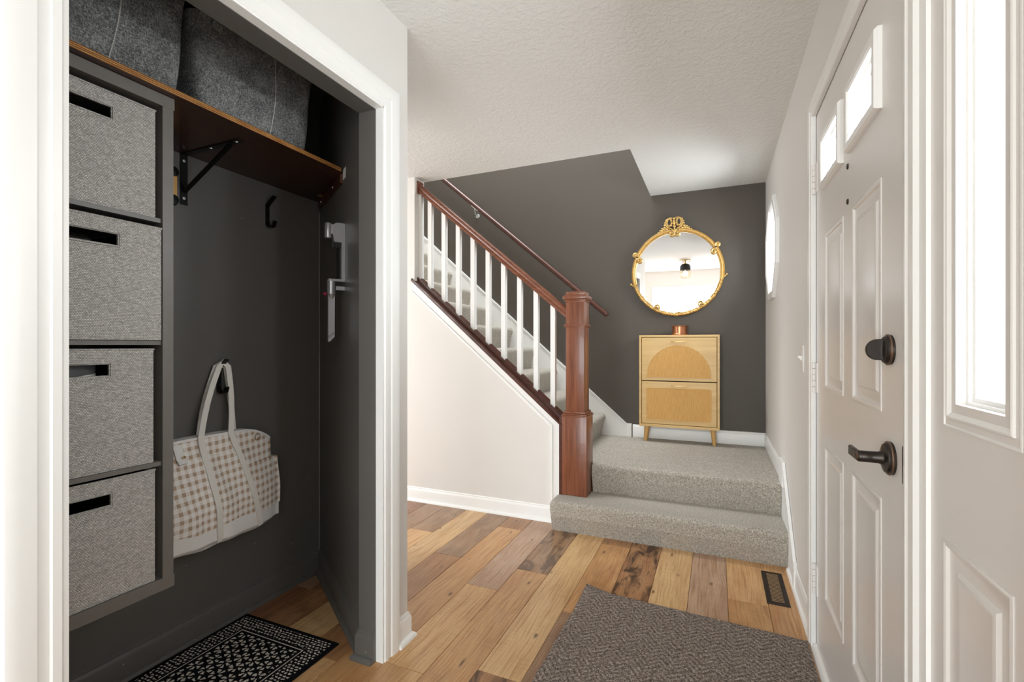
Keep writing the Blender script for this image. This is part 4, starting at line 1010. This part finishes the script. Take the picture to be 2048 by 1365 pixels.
sheet('top_hem', BY0 - .001, BY1 + .001, lambda y: topz(y) - .008, lambda y: topz(y) + .002, M['canvas'], .002, True, nv=2)
def ribbon(b, path, wd, th=.0018, up=(1, 0, 0)):
    return b.tube(path, 1, prof=[(-wd / 2, -th), (wd / 2, -th), (wd / 2, th), (-wd / 2, th)], up=up)
hk = Vector((XCB + .020, 1.322, 1.092))
fs = B()
yl = lambda z: 1.206 + (.81 - z) * .10 + .012 * max(0, (.6 - z)) ; yr = lambda z: 1.333 + (.81 - z) * .22 + .02 * (.81 - z)
zl = [.40 + i * .41 / 16 for i in range(17)]
pl = [(bagx(yl(z), z, .0085), yl(z), z) for z in zl]; prr = [(bagx(yr(z), z, .0085), yr(z), z) for z in zl]
topl = Vector(pl[-1]); topr = Vector(prr[-1])
al = [topl.lerp(hk + Vector((.012, -.020, -.012)), t) + Vector((0, -.010 * math.sin(math.pi * t), 0)) for t in (.15, .3, .5, .7, .85, 1)]
ar = [topr.lerp(hk + Vector((.012, .020, -.012)), t) + Vector((0, .008 * math.sin(math.pi * t), 0)) for t in (.15, .3, .5, .7, .85, 1)]
ribbon(fs, pl + al + [hk + Vector((.010, 0, .008))] + ar[::-1] + prr[::-1], .023)
fs.build('front_strap', M['strap'], tb_, ang=40)
bs_ = B()
kl, kr = Vector((XCB + .012, 1.232, .79)), Vector((XCB + .012, 1.380, .79))
bl = [kl.lerp(hk + Vector((-.004, -.022, -.012)), t) + Vector((0, -.012 * math.sin(math.pi * t), 0)) for t in (0, .2, .4, .6, .8, 1)]
brr = [kr.lerp(hk + Vector((-.004, .022, -.012)), t) + Vector((0, .004 * math.sin(math.pi * t), 0)) for t in (0, .2, .4, .6, .8, 1)]
ribbon(bs_, bl + [hk + Vector((-.005, 0, 0))] + brr[::-1], .024)
bs_.build('back_strap', M['strap'], tb_, ang=40)
q = Vector((bagx(1.455, .775, .006), 1.455, .770))
B().tube([q + Vector((.004, .013 * math.sin(t), -.013 * math.cos(t) + .0)) for t in [2 * math.pi * i / 18 for i in range(18)]], .0016, 6, loop=True, up=(1, 0, 0)).build('metal_ring', M['brass'], tb_)
tabp = [(bagx(1.125, z, .006 + (.012 if z < .745 else 0)), 1.122 + (.79 - z) * .12, z) for z in (.796, .78, .76, .745, .728)]
ribbon(B(), tabp, .030).build('closure_tab', M['canvas'], tb_, ang=40)
B().lathe([(0, .006), (.0045, .0055), (.005, .003), (.005, 0)], (bagx(1.138, .748, .014), 1.134, .752), 'X', 12).build('snap', M['brass'], tb_)

# ================================================================== vacuum tool dock on the angled wall
S0 = (Vector((-1.456, 1.572)) - Vector(CA)).dot(Vector((d2v.x, d2v.y)))
vd = thing('vacuum_tool_dock', 'silver vacuum cleaner dock with a crevice tool on the angled closet wall', 'vacuum dock', (-1.46, 1.57, 1.18))
abox(B(), S0 - .024, S0 + .004, .0006, .015, 1.449, 1.688).build('dock_rail', M['silver'], vd, smooth=False)
abox(B(), S0 - .120, S0 - .026, .0006, .010, 1.46, 1.66).build('dock_plate', M['darkplastic'], vd, smooth=False)
def vprism(b, pts, s0, s1):
    """polygon in (a=out from wall, z) extruded along the wall"""
    n = len(pts); vs = [awp(s0, a, z) for a, z in pts] + [awp(s1, a, z) for a, z in pts]
    return b.faces(vs, [tuple(range(n))[::-1], tuple(range(n, 2 * n))] + [(i, (i + 1) % n, n + (i + 1) % n, n + i) for i in range(n)])
top = vprism(B(), [(.015, 1.606), (.044, 1.606), (.050, 1.640), (.050, 1.668), (.045, 1.682), (.034, 1.688), (.015, 1.688)], S0 - .022, S0 + .004).build('upper_arm', M['silver'], vd, smooth=False)
b = B()
def vcyl(b, s, a, prof, seg=18):
    c = awp(s, a, 0); return b.lathe(prof, c, 'Z', seg)
vcyl(b, S0 - .012, .066, [(0, 1.622), (.013, 1.622), (.0145, 1.626), (.0145, 1.682), (.013, 1.685), (0, 1.685)]).build('upper_clip', M['silver'], vd)
abox(B(), S0 - .018, S0, .046, .060, 1.64, 1.68).build('clip_neck', M['silver'], vd, smooth=False)
b = B()
for i in range(6): abox(b, S0 - .022, S0 - .004, .020 + i * .0058, .0235 + i * .0058, 1.583, 1.606)
b.build('clip_comb', M['darkplastic'], vd, smooth=False)
low = vprism(B(), [(.0006, 1.440), (.066, 1.440), (.066, 1.450), (.0006, 1.450)], S0 - .022, S0 + .002).build('lower_arm', M['silver'], vd, smooth=False)
abox(B(), S0 - .018, S0 - .002, .0006, .036, 1.404, 1.420).build('lower_clip', M['silver'], vd, smooth=False)
ct_ = B(); vcyl(ct_, S0 - .014, .053, [(0, 1.386), (.0165, 1.386), (.0165, 1.446), (0, 1.446)]).build('tool_collar', M['silver'], vd)
ct2 = B(); vcyl(ct2, S0 - .014, .053, [(0, 1.352), (.003, 1.352), (.0165, 1.384), (0, 1.385)]).build('tool_cone', M['silver'], vd)
blade = vprism(B(), [(.040, 1.384), (.066, 1.384), (.0665, 1.184), (.058, 1.187), (.041, 1.206)], S0 - .024, S0 - .006).build('crevice_tool', M['silver'], vd, smooth=False)
B().ball(awp(S0 - .014, .078, 1.386), .009, (1, 1, .8)).build('release_button', M['red'], vd)
# tiny maker's lettering on the crevice tool
tc = bpy.data.curves.new('lettering', 'FONT'); tc.body = 'dyson'; tc.size = .0125; tc.extrude = .0002; tc.align_x = 'CENTER'; tc.align_y = 'CENTER'
to = bpy.data.objects.new('lettering', tc); COL.objects.link(to)
dg = bpy.context.evaluated_depsgraph_get(); me = bpy.data.meshes.new_from_object(to.evaluated_get(dg)); bpy.data.objects.remove(to)
# the lettering lies on the blade face that looks along the wall into the closet opening
ex = (-nv * math.cos(R(40)) + Vector((0, 0, 1)) * math.sin(R(40))); ez = Vector((d2v.x, d2v.y, 0)); ey = ez.cross(ex)
oc = awp(S0 - .0057, .0545, 1.214)
mtx = Matrix(((ex.x, ey.x, ez.x, oc.x), (ex.y, ey.y, ez.y, oc.y), (ex.z, ey.z, ez.z, oc.z), (0, 0, 0, 1)))
me.transform(mtx)
bl_ = B(); bl_.bm.from_mesh(me); bpy.data.meshes.remove(me)
bl_.build('lettering', M['darkplastic'], blade, smooth=False)

# ================================================================== ceiling light (seen in the mirror)
LX, LY = -.505, -.70
cl_ = thing('ceiling_light', 'ceiling light with dark dome and glowing ribbed glass, seen in the mirror', 'ceiling light', (LX, LY, 2.14))
B().lathe([(0, 0), (.088, 0), (.088, -.016), (.080, -.020), (0, -.020)], (LX, LY, ZC), 'Z', 32).lathe([(0, -.02), (.014, -.02), (.014, -.07), (0, -.07)], (LX, LY, ZC), 'Z', 14).build('canopy', M['brass'], cl_)
for a in (0, 2.1, 4.2): B().ball((LX + .066 * math.cos(a), LY + .066 * math.sin(a), ZC - .028), .010).build('canopy_knob', M['brass'], cl_)
B().lathe([(.012, -.058), (.045, -.064), (.070, -.085), (.080, -.115), (.082, -.170), (.078, -.170), (.076, -.118), (.066, -.09), (.04, -.07), (.012, -.064)], (LX, LY, ZC), 'Z', 32).build('dome', M['blackhood'], cl_)
ring = [(.080, -.172), (.081, -.21), (.078, -.25), (.066, -.285), (.040, -.305), (0, -.312)]
B().rings([[(LX + r * (1 + .03 * math.cos(12 * a)) * math.cos(a), LY + r * (1 + .03 * math.cos(12 * a)) * math.sin(a), ZC + h) for a in [2 * math.pi * i / 72 for i in range(72)]] for r, h in [(max(r, .002), h) for r, h in ring]], cap=False).build('glass_shade', M['lampglass'], cl_)
B().ball((LX, LY, ZC - .215), .030, (1, 1, 1.25)).build('bulb', M['bulb'], cl_)
cl_.scale = (1.1, 1.1, 1.1); cl_.location.z = ZC - (ZC - 2.14) * 1.1
